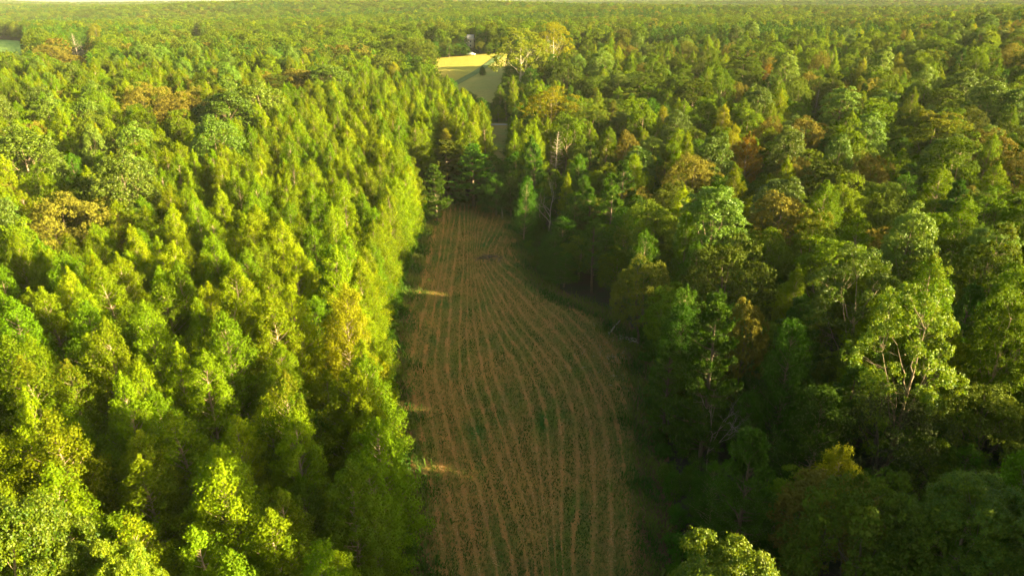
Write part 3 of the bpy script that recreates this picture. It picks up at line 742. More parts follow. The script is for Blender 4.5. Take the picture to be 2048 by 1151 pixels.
for q, (px_, py_, lab) in enumerate([(1232, 655, "slanting pale fallen branch at the clearing's edge under the drooping grey-green oak"),
                                      (1262, 680, "heap of broken pale wood and roots beside the fallen branch at the clearing's edge")]):
    bx, by, _ = hit(px_, py_)
    if q == 0:
        o = bpy.data.objects.new("fallen_branch", new_mesh("fallen_branch", [(*tube(bough([-1.6, -2.8, .1], [1.5, 2.6, .55], .3, 7), np.linspace(.16, .05, 7), 7), M['barkdead'], None)]))
        COL.objects.link(o); o.location = (bx, by, terr1(bx, by)); o['label'] = lab; o['category'] = 'branch'
    else:
        sticks("wood_heap", 26, bx, by, 2.0, 1.2, 1.6, .09, lab, M['barkdead'], "wood heap", seed=9)
bx, by, _ = hit(1250, 715)
o = sticks("twig_litter", 150, bx, by, 7.5, 9.0, .9, .028, "scattered pale twigs and splinters on bare brown soil", M['barkdead'], "twigs", .04, .1, 12); o['kind'] = 'stuff'

# pale post at the far end of the clearing
bx, by, _ = hit(1005, 437)
o = bpy.data.objects.new("broken_stump", new_mesh("broken_stump", [(*tube([[0, 0, -.1], [-.08, 0, 1.4], [-.22, 0, 2.7]], [.17, .14, .09], 7), M['barkwhite'], None)]))
COL.objects.link(o); o.location = (bx, by, terr1(bx, by)); o['label'] = "thin pale broken stump at the dark far end of the clearing"; o['category'] = 'stump'

# ---- house and white pickup beyond the yellow field
def box(x0, x1, y0, y1, z0, z1):
    v = np.array([[x, y, z] for z in (z0, z1) for y in (y0, y1) for x in (x0, x1)], float)
    return v, np.array([[0, 2, 3, 1], [4, 5, 7, 6], [0, 1, 5, 4], [2, 6, 7, 3], [0, 4, 6, 2], [1, 3, 7, 5]])
def child(name, vf, mat, par):
    o = bpy.data.objects.new(name, new_mesh(name, [(*vf, mat, None)])); COL.objects.link(o); o.parent = par; return o
M['wallw'] = plain_mat("pale_siding", (.74, .68, .58)); M['roof'] = plain_mat("pale_shingle_roof", (.62, .52, .48)); M['glass'] = plain_mat("dark_window_glass", (.04, .05, .06), .1)
M['paint'] = plain_mat("white_paint", (.80, .80, .78), .35); M['rub'] = plain_mat("black_rubber", (.03, .03, .03), .8); M['brick'] = plain_mat("red_brick", (.30, .12, .08), .9)
hy = FYF + 46; hx = (940 - 1024) / FPX * (hy + 8)
zt = terr1(hx, hy)
house = bpy.data.objects.new("farmhouse", None); COL.objects.link(house); house.location = (hx, hy, zt + .8); house.scale = (.78, .78, 1.0)
house['label'] = "pale gabled farmhouse half hidden by trees behind the yellow field"; house['category'] = 'house'
child("wall", merge([box(-6, 6, 0, 8, 0, 5.8)]), M['wallw'], house)
rv_ = np.array([[-6.6, -.8, 5.75], [6.6, -.8, 5.75], [6.6, 4, 9.0], [-6.6, 4, 9.0], [-6.6, 8.8, 5.75], [6.6, 8.8, 5.75], [-6.6, -.8, 5.55], [6.6, -.8, 5.55], [6.6, 4, 8.8], [-6.6, 4, 8.8], [-6.6, 8.8, 5.55], [6.6, 8.8, 5.55]], float)
rf = child("roof", (rv_, np.array([[0, 1, 2, 3], [3, 2, 5, 4], [6, 9, 8, 7], [9, 10, 11, 8], [0, 6, 7, 1], [4, 5, 11, 10], [0, 3, 9, 6], [3, 4, 10, 9], [1, 7, 8, 2], [2, 8, 11, 5]])), M['roof'], house)
for gx2 in (-5.9, 5.9):
    child("gable", (np.array([[gx2, 0, 5.8], [gx2, 8, 5.8], [gx2, 4, 8.7]], float), np.array([[0, 1, 2]])), M['wallw'], house)
ch = bpy.data.objects.new("chimney", new_mesh("chimney", [(*box(-4.9, -4.0, 5.2, 6.0, 6.5, 10.4), M['brick'], None)])); COL.objects.link(ch); ch.parent = rf
for wx in (-4.4, -1.6, 2.8):
    for wz in (1.0, 3.7):
        w_ = child("window", box(wx, wx + 1.2, -.06, 0.03, wz, wz + 1.4), M['paint'], house)
        g = bpy.data.objects.new("pane", new_mesh("pane", [(*box(wx + .12, wx + 1.08, -.09, -.05, wz + .12, wz + 1.28), M['glass'], None)])); COL.objects.link(g); g.parent = w_
child("door", box(.6, 1.6, -.08, .03, 0, 2.2), M['brick'], house)
ty = FYF + 1.0; tx = (942 - 1024) / FPX * (ty * CP - (18 - CAM_H) * SP)
truck = bpy.data.objects.new("pickup_truck", None); COL.objects.link(truck); truck.location = (tx, ty, terr1(tx, ty) + .1); truck.scale = (1.05, 1.05, 1.05)
truck['label'] = "white pickup truck parked at the hedge beyond the yellow field"; truck['category'] = 'truck'
prof = np.array([[-2.8, .5], [2.7, .5], [2.75, 1.05], [1.6, 1.2], [1.0, 1.8], [-.6, 1.85], [-.8, 1.25], [-2.8, 1.25]])
v = np.concatenate([np.c_[prof[:, 0], np.full(8, -.95), prof[:, 1]], np.c_[prof[:, 0], np.full(8, .95), prof[:, 1]]])
qs = [[i, (i + 1) % 8, (i + 1) % 8 + 8, i + 8] for i in range(8)] + [[0, 7, 6, 1], [1, 6, 3, 2], [6, 5, 4, 3], [8, 9, 14, 15], [9, 10, 11, 14], [14, 11, 12, 13]]
child("body", (v, np.array(qs)), M['paint'], truck)
for s in (-1, 1):
    child("window", (np.array([[-.55, s * .96, 1.3], [1.3, s * .96, 1.3], [.9, s * .96, 1.72], [-.5, s * .96, 1.75]]), np.array([[0, 1, 2, 3]])), M['glass'], truck)
    for wx in (-1.8, 1.8):
        th = np.arange(16) * pi / 8; ring = lambda yy, r: np.c_[wx + r * np.cos(th), np.full(16, yy), .4 + r * np.sin(th)]
        y0, y1 = s * .78, s * 1.0
        v = np.concatenate([ring(y0, .4), ring(y1, .4), [[wx, y1, .4]], [[wx, y0, .4]]])
        fs = [[i, (i + 1) % 16, (i + 1) % 16 + 16] for i in range(16)] + [[i, (i + 1) % 16 + 16, i + 16] for i in range(16)] + [[32, i + 16, (i + 1) % 16 + 16] for i in range(16)]
        child("wheel", (v, np.array(fs)), M['rub'], truck)

# ------------------------------------------------------------------ trees one can name, placed by the pixel of their top
# (x, y of the top, kind, variant, height, width in pixels, label, short name for its neighbours' labels)
HERO = [
 (130, 400, 'tan', 2, 17, 225, "broad dome-shaped tan oak, the largest russet crown in the left stand", "the big tan oak"),
 (235, 312, 'tulip', 0, 23, 118, "tall egg-shaped tulip tree with pale leaf tips just beyond the big tan oak", "the pale-tipped tulip tree"),
 (290, 172, 'tan', 2, 18, 130, "rounded russet-brown oak with an orange cast, left one of a joined pair", "the russet oak pair"),
 (365, 188, 'tan', 2, 17, 120, "rounded russet-brown oak, right one of a joined pair", None),
 (450, 188, 'tulip', 1, 22, 112, "wide tulip tree with pale tips rising right of the russet oak pair", "the wide tulip tree"),
 (515, 170, 'tulip', 0, 21, 96, "darker tulip tree directly behind the wide pale-tipped one", None),
 (432, 238, 'tulip', 0, 22, 96, "narrow tulip tree standing in front of the wide pale-tipped one", "the narrow tulip tree"),
 (40, 262, 'tulip', 1, 22, 125, "tulip tree with pale tips near the picture's left border, half way up", "the bordering tulip tree"),
 (180, 254, 'tulip', 1, 20, 46, "small pale-tipped tulip tree between two larger tulip trees in the left stand", None),
 (600, 138, 'tan', 1, 17, 90, "greyish brown dome oak far back in the left stand", "the far brown dome oak"),
 (560, 148, 'oak', 1, 15, 70, "lower brown oak touching the far dome oak's left side", None),
 (660, 132, 'tulip', 1, 20, 90, "dark green tulip tree right of the far brown dome oak", None),
 (95, 90, 'tan', 0, 16, 76, "brown oak standing against the small green pasture", "the pasture oak"),
 (140, 108, 'tan', 1, 15, 60, "golden-brown oak at the foot of the pasture oak", None),
 (678, 572, 'gold', 0, 20, 132, "brightest yellow tree beside the clearing, with orange shoots on its top", "the brightest yellow tree"),
 (890, 256, 'gold', 0, 15, 38, "small golden maple behind the orange-tinged pine", None),
 (787, 124, 'gold', 0, 17, 38, "small golden maple on the far edge of the left stand near the yellow field", "the far golden maple"),
 (893, 282, 'pineyel', 1, 16, 125, "orange-tinged pine at the far end of the clearing", "the orange-tinged pine"),
 (945, 290, 'pine', 3, 16, 125, "dark green pine right of the orange-tinged pine, shading the clearing's end", "the dark end pine"),
 (870, 330, 'pine', 3, 14, 80, "low dark pine below the orange-tinged one at the clearing's end", None),
 (992, 345, 'gumgreen', 1, 11, 70, "low dark tree closing the clearing's far end below the narrow lane", None),
 (1022, 330, 'gumgreen', 0, 13, 52, "dark green tree right of the lane gap, behind the slim corner tree", None),
 (-45, 1008, 'near', 0, 25, 300, "large-leaved tree close below the camera in the bottom corner left, half sunlit", "the large-leaved corner tree"),
 (205, 1105, 'near', 1, 22, 170, "lower large-leaved crown at the bottom border beside the corner tree", None),
 (1100, 183, 'bigyellow', 0, 22, 120, "tall lemon-yellow tree standing over the far end of the right tree line", "the lemon-yellow tree"),
 (1168, 205, 'pale', 0, 19, 120, "open yellow-green tree leaning against the lemon-yellow tree's right side", "the open yellow-green tree"),
 (1110, 262, 'deadcon', 0, 17, 48, "dead leafless conifer with a pointed top in front of the lemon-yellow tree", "the dead conifer"),
 (1212, 282, 'pineyel', 0, 17, 62, "yellow-green pine with tufted branches right of the dead conifer", "the yellow-green pine"),
 (1255, 262, 'tan', 1, 17, 48, "narrow tan oak just behind the yellow-green pine", None),
 (1048, 352, 'gumgreen', 0, 15, 56, "slim green sapling leaning over the clearing's far corner, with a red-tipped top", "the slim corner tree"),
 (1136, 344, 'gum', 1, 14, 42, "slender yellow-green sweetgum between the dead conifer and the yellow-green pine", None),
 (1168, 350, 'gumgreen', 1, 14, 44, "slender pure green pointed tree in front of the yellow-green pine", None),
 (1098, 368, 'deadfork', 0, 12, 46, "bare forked pale trunk at the clearing's far right corner", "the forked bare trunk"),
 (1288, 153, 'hick', 0, 18, 94, "broad yellow-green hickory with upright sprays, behind the narrow tan oak", "the broad hickory"),
 (1392, 165, 'hick', 1, 18, 80, "many-topped green hickory right of the broad hickory", None),
 (1355, 112, 'hick', 2, 17, 60, "round bright green tree far back over the broad hickory", "the round far tree"),
 (1490, 120, 'hick', 1, 18, 76, "light green tree with three upright spires next to the far orange maple", "the three-spired tree"),
 (1540, 128, 'orange', 0, 15, 32, "small orange maple far back on the right hillside", "the far orange maple"),
 (1498, 264, 'orange', 0, 19, 60, "tall orange-yellow maple, the brightest orange crown on the right", "the tall orange maple"),
 (1388, 312, 'tan', 0, 18, 118, "wide tan oak left of and below the tall orange maple", "the wide tan oak"),
 (1468, 335, 'gum', 4, 17, 70, "yellow-green sweetgum directly below the tall orange maple", None),
 (1583, 312, 'gum', 0, 19, 62, "pointed bright sweetgum right of and below the tall orange maple", "the pointed sweetgum"),
 (1588, 258, 'tulip', 0, 20, 66, "white-flecked tulip tree right of the tall orange maple", "the white-flecked tulip tree"),
 (1680, 274, 'tulip', 1, 21, 60, "silver-tipped tulip tree between the white-flecked one and the dark oaks", None),
 (1352, 225, 'tulip', 0, 19, 60, "pale-topped tulip tree behind the wide tan oak", None),
 (1690, 178, 'tulip', 1, 20, 74, "glossy green tulip tree beside the dead pale snag", None),
 (1638, 178, 'deadcon', 0, 13, 26, "small pale dead snag on the right hillside", "the pale snag"),
 (1660, 362, 'gum', 3, 21, 130, "largest bright yellow-green sweetgum in the middle of the right wood", "the largest right sweetgum"),
 (1565, 385, 'tan', 1, 19, 120, "tan oak left of and below the largest right sweetgum", "the lower tan oak"),
 (1380, 418, 'gum', 1, 19, 66, "narrow yellow-topped sweetgum standing out of the dark clearing-side wood", "the yellow-topped sweetgum"),
 (1300, 410, 'oak', 0, 17, 125, "dark grey-green oak in shade along the clearing's right side", "the shaded oak"),
 (1225, 375, 'pine', 1, 17, 90, "dark shaded pine behind the small round dark trees", None),
 (1128, 432, 'gumgreen', 1, 11, 84, "small round dark green tree on the clearing's right side, nearest the far end", "the small round dark tree"),
 (1290, 520, 'oak', 2, 14, 120, "drooping grey-green oak overhanging the clearing's right edge", "the overhanging oak"),
 (1190, 440, 'pine', 0, 14, 90, "dark pine second from the far corner on the clearing's right side", None),
 (1442, 590, 'pine', 3, 22, 178, "big bushy bright-tufted pine on the right of the clearing", "the big bushy pine"),
 (1345, 690, 'pine', 3, 13, 130, "lower dark pine spreading from the big bushy pine towards the clearing", None),
 (1505, 600, 'tan', 1, 17, 84, "small tan-topped oak right behind the big bushy pine", None),
 (1600, 530, 'gum', 2, 18, 90, "yellow-green sweetgum between the lower tan oak and the crooked poplar", None),
 (1735, 505, 'pale', 0, 20, 190, "wide open-branched yellow-green poplar in the middle of the right wood", "the wide open poplar"),
 (1848, 590, 'pale', 0, 22, 225, "large lit poplar with a pale bare trunk showing below its crown", "the pale-trunked poplar"),
 (1835, 418, 'tulip', 0, 21, 100, "bright round-topped tulip tree behind the wide open poplar", "the round-topped tulip tree"),
 (2005, 475, 'hick', 0, 19, 120, "yellow-green hickory at the picture's right border, half way down", "the bordering hickory"),
 (2035, 600, 'hick', 2, 19, 130, "orange-flecked crown below the bordering hickory on the right", None),
 (1880, 235, 'hick', 1, 18, 130, "wide olive tree with feathery upright branches on the right hillside", "the feathery olive tree"),
 (1880, 78, 'hick', 2, 19, 90, "wide plain green crown high on the right hillside", None),
 (1512, 875, 'pine', 3, 20, 235, "nearest dark pine with tufted side branches, low right of the clearing", "the nearest pine"),
 (1440, 745, 'deadspread', 0, 13, 74, "grey dead tree with fine bare twigs between the bushy pine and the nearest pine", "the grey dead tree"),
 (1800, 760, 'vine', 0, 15, 250, "dark tree with hanging curtains of leaves in the shaded wood", "the hanging-leaved tree"),
 (1470, 1092, 'near', 1, 25, 320, "sunlit yellow crown cut by the bottom border, nearest to the camera", "the sunlit bottom crown"),
 (1965, 985, 'near', 1, 21, 300, "drooping maple-like crown in the bottom corner right", "the bottom corner maple"),
 (1040, 62, 'syc', 0, 31, 118, "huge sycamore with bare white limbs beside the yellow field", "the white-limbed sycamore"),
 (1108, 44, 'sycyel', 0, 31, 78, "huge golden-yellow sycamore right behind the white-limbed one", "the golden sycamore"),
 (1130, 122, 'oak', 2, 21, 62, "dark full-crowned oak at the golden sycamore's foot", None),
 (1062, 135, 'gumgreen', 0, 18, 62, "dark green tree hiding the white-limbed sycamore's trunk", None),
 (1185, 152, 'oak', 1, 18, 50, "greyish oak right of the trees round the sycamores", None),
 (1022, 128, 'gumgreen', 1, 15, 46, "low dark tree at the yellow field's corner below the sycamore", None),
 (1035, 206, 'gumgreen', 0, 14, 52, "shaded green tree over the gap where the road shows, left one", "the road-gap tree"),
 (1062, 212, 'gumgreen', 1, 13, 46, "shaded green tree over the gap where the road shows, right one", None),
 (965, 132, 'cedar', 0, 5.4, 13, "single small round cedar between the yellow field and the stubble", None),
 (833, 78, 'oak', 0, 20, 80, "olive oak at the yellow field's near left corner, tallest of three", "the field corner oak"),
 (790, 80, 'oak', 2, 20, 70, "olive oak at the field's corner, middle one of three", None),
 (848, 92, 'oak', 1, 16, 56, "grey-green oak nearest to the yellow field's left end", None),
 (145, 66, 'deadcon', 0, 17, 22, "pinkish brown dead tree by the pasture, taller of two", None),
 (165, 77, 'deadspread', 0, 14, 20, "pinkish brown dead tree by the pasture, shorter of two", None),
 (388, 52, 'deadspread', 0, 14, 20, "bare pinkish tree far off among the olive woods", None),
 (190, 47, 'gold', 0, 20, 36, "yellow-topped round tree far beyond the pasture", None),
 (182, 66, 'hick', 2, 13, 26, "small light yellow-green tree below the far yellow-topped one", None),
 (913, 92, 'shrubbright', 0, 5, 16, "round bright green bush in the dark hedge beyond the yellow field", None),
 (1910, 945, 'twigs', 0, 9, 40, "leafless upright twigs in the shade above the bottom corner maple, left cluster", None),
 (1928, 948, 'twigs', 1, 9, 30, "leafless upright twigs in the shade above the bottom corner maple, right cluster", None),
]
heroes = []
for px_, py_, kind, var, h, wpx, lab, short in HERO:
    x, y, t = hit(px_, py_, h)
    r = wpx * .5 * t / FPX * (1.0 if kind not in ('deadcon', 'deadspread') else 1.0)
    heroes.append(dict(px=px_, py=py_, kind=kind, x=x, y=y, t=t, h=h, r=r, w=wpx, short=short))
    place(kind, x, y, h, r, lab, var=var, group=None)

# ------------------------------------------------------------------ the woods
OPEN_PX = [  # what must stay visible, with the depth of what is seen there
    (P_ := [(864, 107), (992, 107), (1000, 150), (998, 190), (985, 200), (962, 188), (935, 172), (905, 152), (880, 142), (864, 134)], 440),
    ([(990, 262), (1000, 247), (1026, 245), (1018, 262), (1011, 300), (1005, 328), (984, 328), (987, 290)], 285),
    ([(-60, 80), (0, 80), (66, 91), (48, 97), (20, 101), (-60, 102)], max(q[1] for q in LEFTFIELD_W) - 5),
    ([(930, 77), (954, 77), (952, 92), (931, 92)], FYF + 46),
    ([(934, 96), (951, 96), (951, 106), (934, 106)], FYF + 6),
    (CLEAR_PX[:7] + [(853, 436), (862, 428)] + [(978, 428)] + CLEAR_PX[10:], 1e9),
]
hx_ = np.array([q['x'] for q in heroes]); hy_ = np.array([q['y'] for q in heroes]); hr_ = np.array([q['r'] for q in heroes])
def blocked(x, y, h, r, slack=.55):
    bad = inpoly(x, y, CLEAR_W) | (edge_dist(x, y, CLEAR_W) < r * .42)
    for poly, mg in ((LANE_W, 1.5), (FIELD_W, 2.0), (LEFTFIELD_W, 2.0)):
        bad |= inpoly(x, y, poly) | (edge_dist(x, y, poly) < mg)
    bad |= np.abs(y - (ry_ + 1.5 + .05 * x)) < 4.2
    bad |= (np.abs(x - hx) < 10) & (np.abs(y - hy - 3) < 8)
    z = terr(x, y)
    for k in range(len(OPEN_PX)):
        poly, dmin = OPEN_PX[k]
        for fz in (0.15, .4, .65, .85, 1.0):
            for fx in (-1, 0, 1):
                rr = r * slack * (1 if fz < .8 else .4)
                a, b_, dp = proj(x + fx * rr, y, z + h * fz)
                bad |= inpoly(a, b_, poly) & (y < dmin)
    # keep clear of the named trees and of the view on to them
    for q in heroes:
        dd = np.hypot(x - q['x'], y - q['y'])
        bad |= dd < (q['r'] + r) * (.45 if q['kind'] not in ('deadcon', 'twigs', 'deadspread', 'deadfork') else .75)
        a, b_, dp = proj(x, y, z + h)
        vis = .28 if q['kind'] not in ('deadcon', 'deadspread', 'deadfork', 'twigs', 'syc') else .85
        if q['kind'] == 'pine' and q['w'] > 150 or q['kind'] == 'deadspread' and q['w'] > 40: vis = 1.0
        hpx = q['h'] * FPX / q['t'] * .75
        bad |= (y < q['y']) & (np.abs(a - q['px']) < (q['w'] * .42 + r * .7 * FPX / np.maximum(dp, 5))) & (b_ < q['py'] + hpx * vis) & (dp > 5) & (b_ > q['py'] - 400)
    return bad

def jgrid(x0, x1, y0, y1, c, rng, jit=.42):
    gx_, gy_ = np.meshgrid(np.arange(x0, x1, c), np.arange(y0, y1, c * .92))
    gx_ = gx_ + (np.arange(gx_.shape[0]) % 2)[:, None] * c * .5
    gx_ = gx_.ravel() + rng.uniform(-jit, jit, gx_.size) * c; gy_ = gy_.ravel() + rng.uniform(-jit, jit, gy_.size) * c
    return gx_, gy_
def pick(rng, n, table):
    ks = list(table); p_ = np.array([table[k] for k in ks], float); p_ /= p_.sum()
    return np.array(ks, dtype=object)[rng.choice(len(ks), n, p=p_)]
rng = np.random.default_rng(2024)
HT = {'gum': (18.0, 3.8), 'gumedge': (16.5, 3.5), 'gumgreen': (14.5, 3.4), 'gold': (17, 2.6), 'tulip': (20.5, 4.0), 'oak': (16.5, 5.0), 'tan': (16.5, 4.6),
      'hick': (17.5, 4.0), 'pine': (17, 3.5), 'pineyel': (16, 3.2)}
lx = lambda y: np.interp(y, [14] + [q[1] for q in CLEAR_W[1:10]], [CLEAR_W[1][0]] + [q[0] for q in CLEAR_W[1:10]])
rxe = lambda y: np.interp(y, [q[1] for q in CLEAR_W[::-1][0:12]], [q[0] for q in CLEAR_W[::-1][0:12]])
TREES = []   # x, y, kind, h, r
def add_zone(x, y, kinds, hs=1.0, rs=1.0, slack=.55):
    h = np.array([HT[k][0] for k in kinds]) * rng.uniform(.84, 1.12, len(x)) * hs
    r = np.array([HT[k][1] for k in kinds]) * rng.uniform(.86, 1.16, len(x)) * rs
    ok = ~blocked(x, y, h, r, slack)
    for a in zip(x[ok], y[ok], kinds[ok], h[ok], r[ok]): TREES.append(a)
# edge row left of the clearing: sweetgums clothed to the ground
ye = np.arange(26, 172, 4.1); xe = lx(ye) - 2.6 - rng.random(len(ye)) * 1.2
n0 = len(TREES); add_zone(xe, ye + rng.normal(size=len(ye)) * .5, np.array(['gumedge'] * len(ye), dtype=object), slack=.2)
EDGE_L = list(range(n0, len(TREES)))
# left stand
x, y = jgrid(-330, 10, 2, 335, 5.2, rng)
ok = (x < np.where(y < 172, lx(y) - 5.2, 14 + 0 * y)) & (np.abs(x) < .95 * y + 40) & ~((y > 300) & (x > -60))
x, y = x[ok], y[ok]
kd = pick(rng, len(x), {'gum': 1})
deep = (x < -58 - .12 * y) & (y > 85)
mixk = pick(rng, len(x), {'gum': .62, 'tulip': .10, 'oak': .09, 'tan': .07, 'hick': .11, 'gumgreen': .03})
kd = np.where(deep, mixk, kd); bigk = np.isin(kd.astype(str), ['oak', 'tan', 'tulip', 'hick']); drop = bigk & (rng.random(len(x)) < .35)
add_zone(x[~drop], y[~drop], kd[~drop])
x, y = jgrid(-190, 0, 22, 200, 3.4, rng)
ok = (x < lx(np.minimum(y, 171)) - 3.5) & (np.abs(x) < .8 * y + 20) & (y < 172)
LEFT_UNDER = (x[ok], y[ok])
# right wood: clearing side, then the mixed wood
ye = np.arange(24, 176, 4.2); xe = rxe(ye) + 2.2 + rng.random(len(ye)) * 1.6
n0 = len(TREES); add_zone(xe, ye, pick(rng, len(ye), {'gumgreen': .55, 'oak': .1, 'pine': .3, 'hick': .05}), hs=1.18, slack=.05)
EDGE_R = list(range(n0, len(TREES)))
def dart(x, y, kd, hs, rs, gap, slack=.3):
    """keep candidates that are unblocked and not closer than gap * (r1 + r2) to a tree already kept"""
    h = np.array([HT[k][0] for k in kd]) * rng.uniform(.72, 1.2, len(x)) * hs; r = np.array([HT[k][1] for k in kd]) * rng.uniform(.88, 1.3, len(x)) * rs
    ok = ~blocked(x, y, h, r, slack)
    x, y, kd, h, r = x[ok], y[ok], kd[ok], h[ok], r[ok]
    grid = {}
    for a in TREES: grid.setdefault((int(a[0] // 10), int(a[1] // 10)), []).append(a)
    for q in rng.permutation(len(x)):
        gx0, gy0 = int(x[q] // 10), int(y[q] // 10); good = True
        for u_ in (-1, 0, 1):
            for w_ in (-1, 0, 1):
                for a in grid.get((gx0 + u_, gy0 + w_), ()):
                    if (a[0] - x[q]) ** 2 + (a[1] - y[q]) ** 2 < (gap * (a[4] + r[q])) ** 2: good = False; break
                if not good: break
            if not good: break
        if good:
            t = (x[q], y[q], kd[q], h[q], r[q]); TREES.append(t); grid.setdefault((gx0, gy0), []).append(t)
# unseen trees right of frame, added extra tall to shade the lower-left stand
x, y = jgrid(33, 60, 19, 40, 5.0, rng); ok = x > .80 * (y * CP + 24 * SP) + 5
dart(x[ok], y[ok], pick(rng, int(ok.sum()), {'tulip': .5, 'pine': .3, 'hick': .2}), 1.62, 1.15, .5)
x, y = jgrid(0, 520, -40, 430, 3.3, rng)
ok = (x > np.where(y < 176, rxe(y) + 4.5, -8 + 0 * y)) & (x < .98 * y + 120) & ~((y > 172) & (x < 14 + (y - 172) * .0))
x, y = x[ok], y[ok]
kd = pick(rng, len(x), {'gum': .26, 'hick': .22, 'oak': .17, 'tan': .09, 'pine': .09, 'pineyel': .03, 'tulip': .08, 'gumgreen': .08, 'gold': .012})
nearx = (x < rxe(np.minimum(y, 175)) + 20) & (y < 175)
kd = np.where(nearx & (rng.random(len(x)) < .6), pick(rng, len(x), {'gumgreen': .3, 'oak': .3, 'pine': .25, 'hick': .15}), kd)
dart(x, y, kd, np.where(nearx, 1.08, .97), 1.05, .66)
dart(*LEFT_UNDER, pick(rng, len(LEFT_UNDER[0]), {'gum': .4, 'gumgreen': .6}), .62, .72, .46)
x, y = jgrid(0, 260, 10, 240, 3.6, rng)
ok = (x > np.where(y < 176, rxe(y) + 3, -8 + 0 * y)) & (x < .9 * y + 30) & ~((y > 172) & (x < 14))
dart(x[ok], y[ok], pick(rng, int(ok.sum()), {'gumgreen': .6, 'hick': .25, 'oak': .15}), .62, .8, .40)
# trees between the clearing's end and the road, both sides of the lane
x, y = jgrid(-14, 26, 174, 330, 3.6, rng)
dart(x, y, pick(rng, len(x), {'gum': .35, 'gumgreen': .4, 'pine': .1, 'hick': .15}), .8, 1., .5)

# strip between road and field, and the dark hedge behind the field
x, y = jgrid(-110, -30, 292, 372, 3.8, rng)
dart(x, y, pick(rng, len(x), {'gum': .5, 'hick': .2, 'gumgreen': .2, 'oak': .1}), .85, 1., .62)
x, y = jgrid(-34, 22, 292, 330, 3.4, rng)
dart(x, y, pick(rng, len(x), {'gumgreen': .6, 'gum': .4}), .38, .8, .62)
for off, hh in ((3.5, 7.), (8., 8.5), (13., 10.), (19., 12.)):
    for xq in np.arange(-110, 60, 4.2):
        a_ = proj(xq, FYF + off, terr1(xq, FYF + off) + hh * .8)
        if (927 < a_[0] < 955 and hh > 8.2) or (935 < a_[0] < 950 and off < 4) or (abs(xq - hx) < 6 and abs(FYF + off - hy) < 8): continue
        TREES.append((xq + rng.normal() * .8, FYF + off + rng.normal() * .8, ['gumgreen', 'oak', 'gumgreen', 'hick'][int(rng.integers(4))], hh * rng.uniform(.8, 1.25), rng.uniform(3.0, 4.2)))
# shrubs along the edges
SHR = []
for side in (-1, 1):
    ye = np.arange(28, 172, 2.6); ye = ye + rng.normal(size=len(ye)) * .6
    xe = (lx(ye) - .2 - rng.random(len(ye)) * 1.3) if side < 0 else (rxe(ye) + .6 + rng.random(len(ye)) * 1.8)
    for a, b_ in zip(xe, ye):
        if side > 0 and (98 < b_ < 122 or 62 < b_ < 90 and rng.random() < .5): continue
        SHR.append((a, b_, 'shrub', rng.uniform(1.6, 3.6), rng.uniform(1.1, 1.9), side))
        if side > 0: SHR.append((a + 2.2 + rng.random(), b_ + rng.normal(), 'shrub', rng.uniform(2, 4.4), rng.uniform(1.5, 2.4), side))

# ---- individuals: those that show largest, at most 290 of a name; the rest one woodland object
ORD = ["first", "second", "third", "fourth", "fifth", "sixth", "seventh", "eighth", "ninth", "tenth", "eleventh", "twelfth", "thirteenth", "fourteenth", "fifteenth",
       "sixteenth", "seventeenth", "eighteenth", "nineteenth", "twentieth", "twenty-first", "twenty-second", "twenty-third", "twenty-fourth", "twenty-fifth", "twenty-sixth",
       "twenty-seventh", "twenty-eighth", "twenty-ninth", "thirtieth", "thirty-first", "thirty-second", "thirty-third", "thirty-fourth", "thirty-fifth", "thirty-sixth"]
DESC = {'gum': "yellow-green pointed sweetgum", 'gumedge': "low-branched sweetgum", 'gumgreen': "dark green young gum", 'gold': "yellow maple", 'tulip': "pale-tipped tulip tree",
        'oak': "olive domed oak", 'tan': "russet domed oak", 'hick': "ragged-topped hickory", 'pine': "dark tufted pine", 'pineyel': "yellowish tufted pine"}
T_ = np.array([(a[0], a[1], a[3], a[4]) for a in TREES]); zz = terr(T_[:, 0], T_[:, 1])
tpx, tpy, tdp = proj(T_[:, 0], T_[:, 1], zz + T_[:, 2] * .92)
rpx = T_[:, 3] * FPX / np.maximum(tdp, 1)
seen = (tdp > 8) & (tpx > -rpx * .7) & (tpx < 2048 + rpx * .7) & (tpy > -20) & (tpy < 1151 + rpx * .5)
order = np.argsort(-rpx)
cnt = {}; indiv = []; rest = []
from collections import Counter
for q, (_, _, kind, *_r) in enumerate([(0, 0, q['kind']) for q in heroes]): cnt[NAMES[kind][0]] = cnt.get(NAMES[kind][0], 0) + 1
LIM = {'sweetgum_tree': 295, 'hickory_tree': 200, 'oak_tree': 200}
for i in order:
    k = TREES[i][2]; nmk = NAMES[k][0]
    if seen[i] and cnt.get(nmk, 0) < LIM.get(nmk, 150) and tdp[i] < 330:
        cnt[nmk] = cnt.get(nmk, 0) + 1; indiv.append(i)
    else: rest.append(i)
lab = {}
el = sorted([i for i in indiv if i in set(EDGE_L)], key=lambda i: TREES[i][1]); er = sorted([i for i in indiv if i in set(EDGE_R)], key=lambda i: TREES[i][1])
for n_, i in enumerate(el): lab[i] = (f"sweetgum leafy to the ground, {ORD[n_]} from the camera along the clearing's left edge", "sweetgums lining the clearing's left edge")
for n_, i in enumerate(er): lab[i] = (f"{DESC[TREES[i][2]]}, {ORD[n_]} tree from the camera along the clearing's right edge", "trees lining the clearing's right edge")
marks = [q for q in heroes if q['short']]
cell = {}
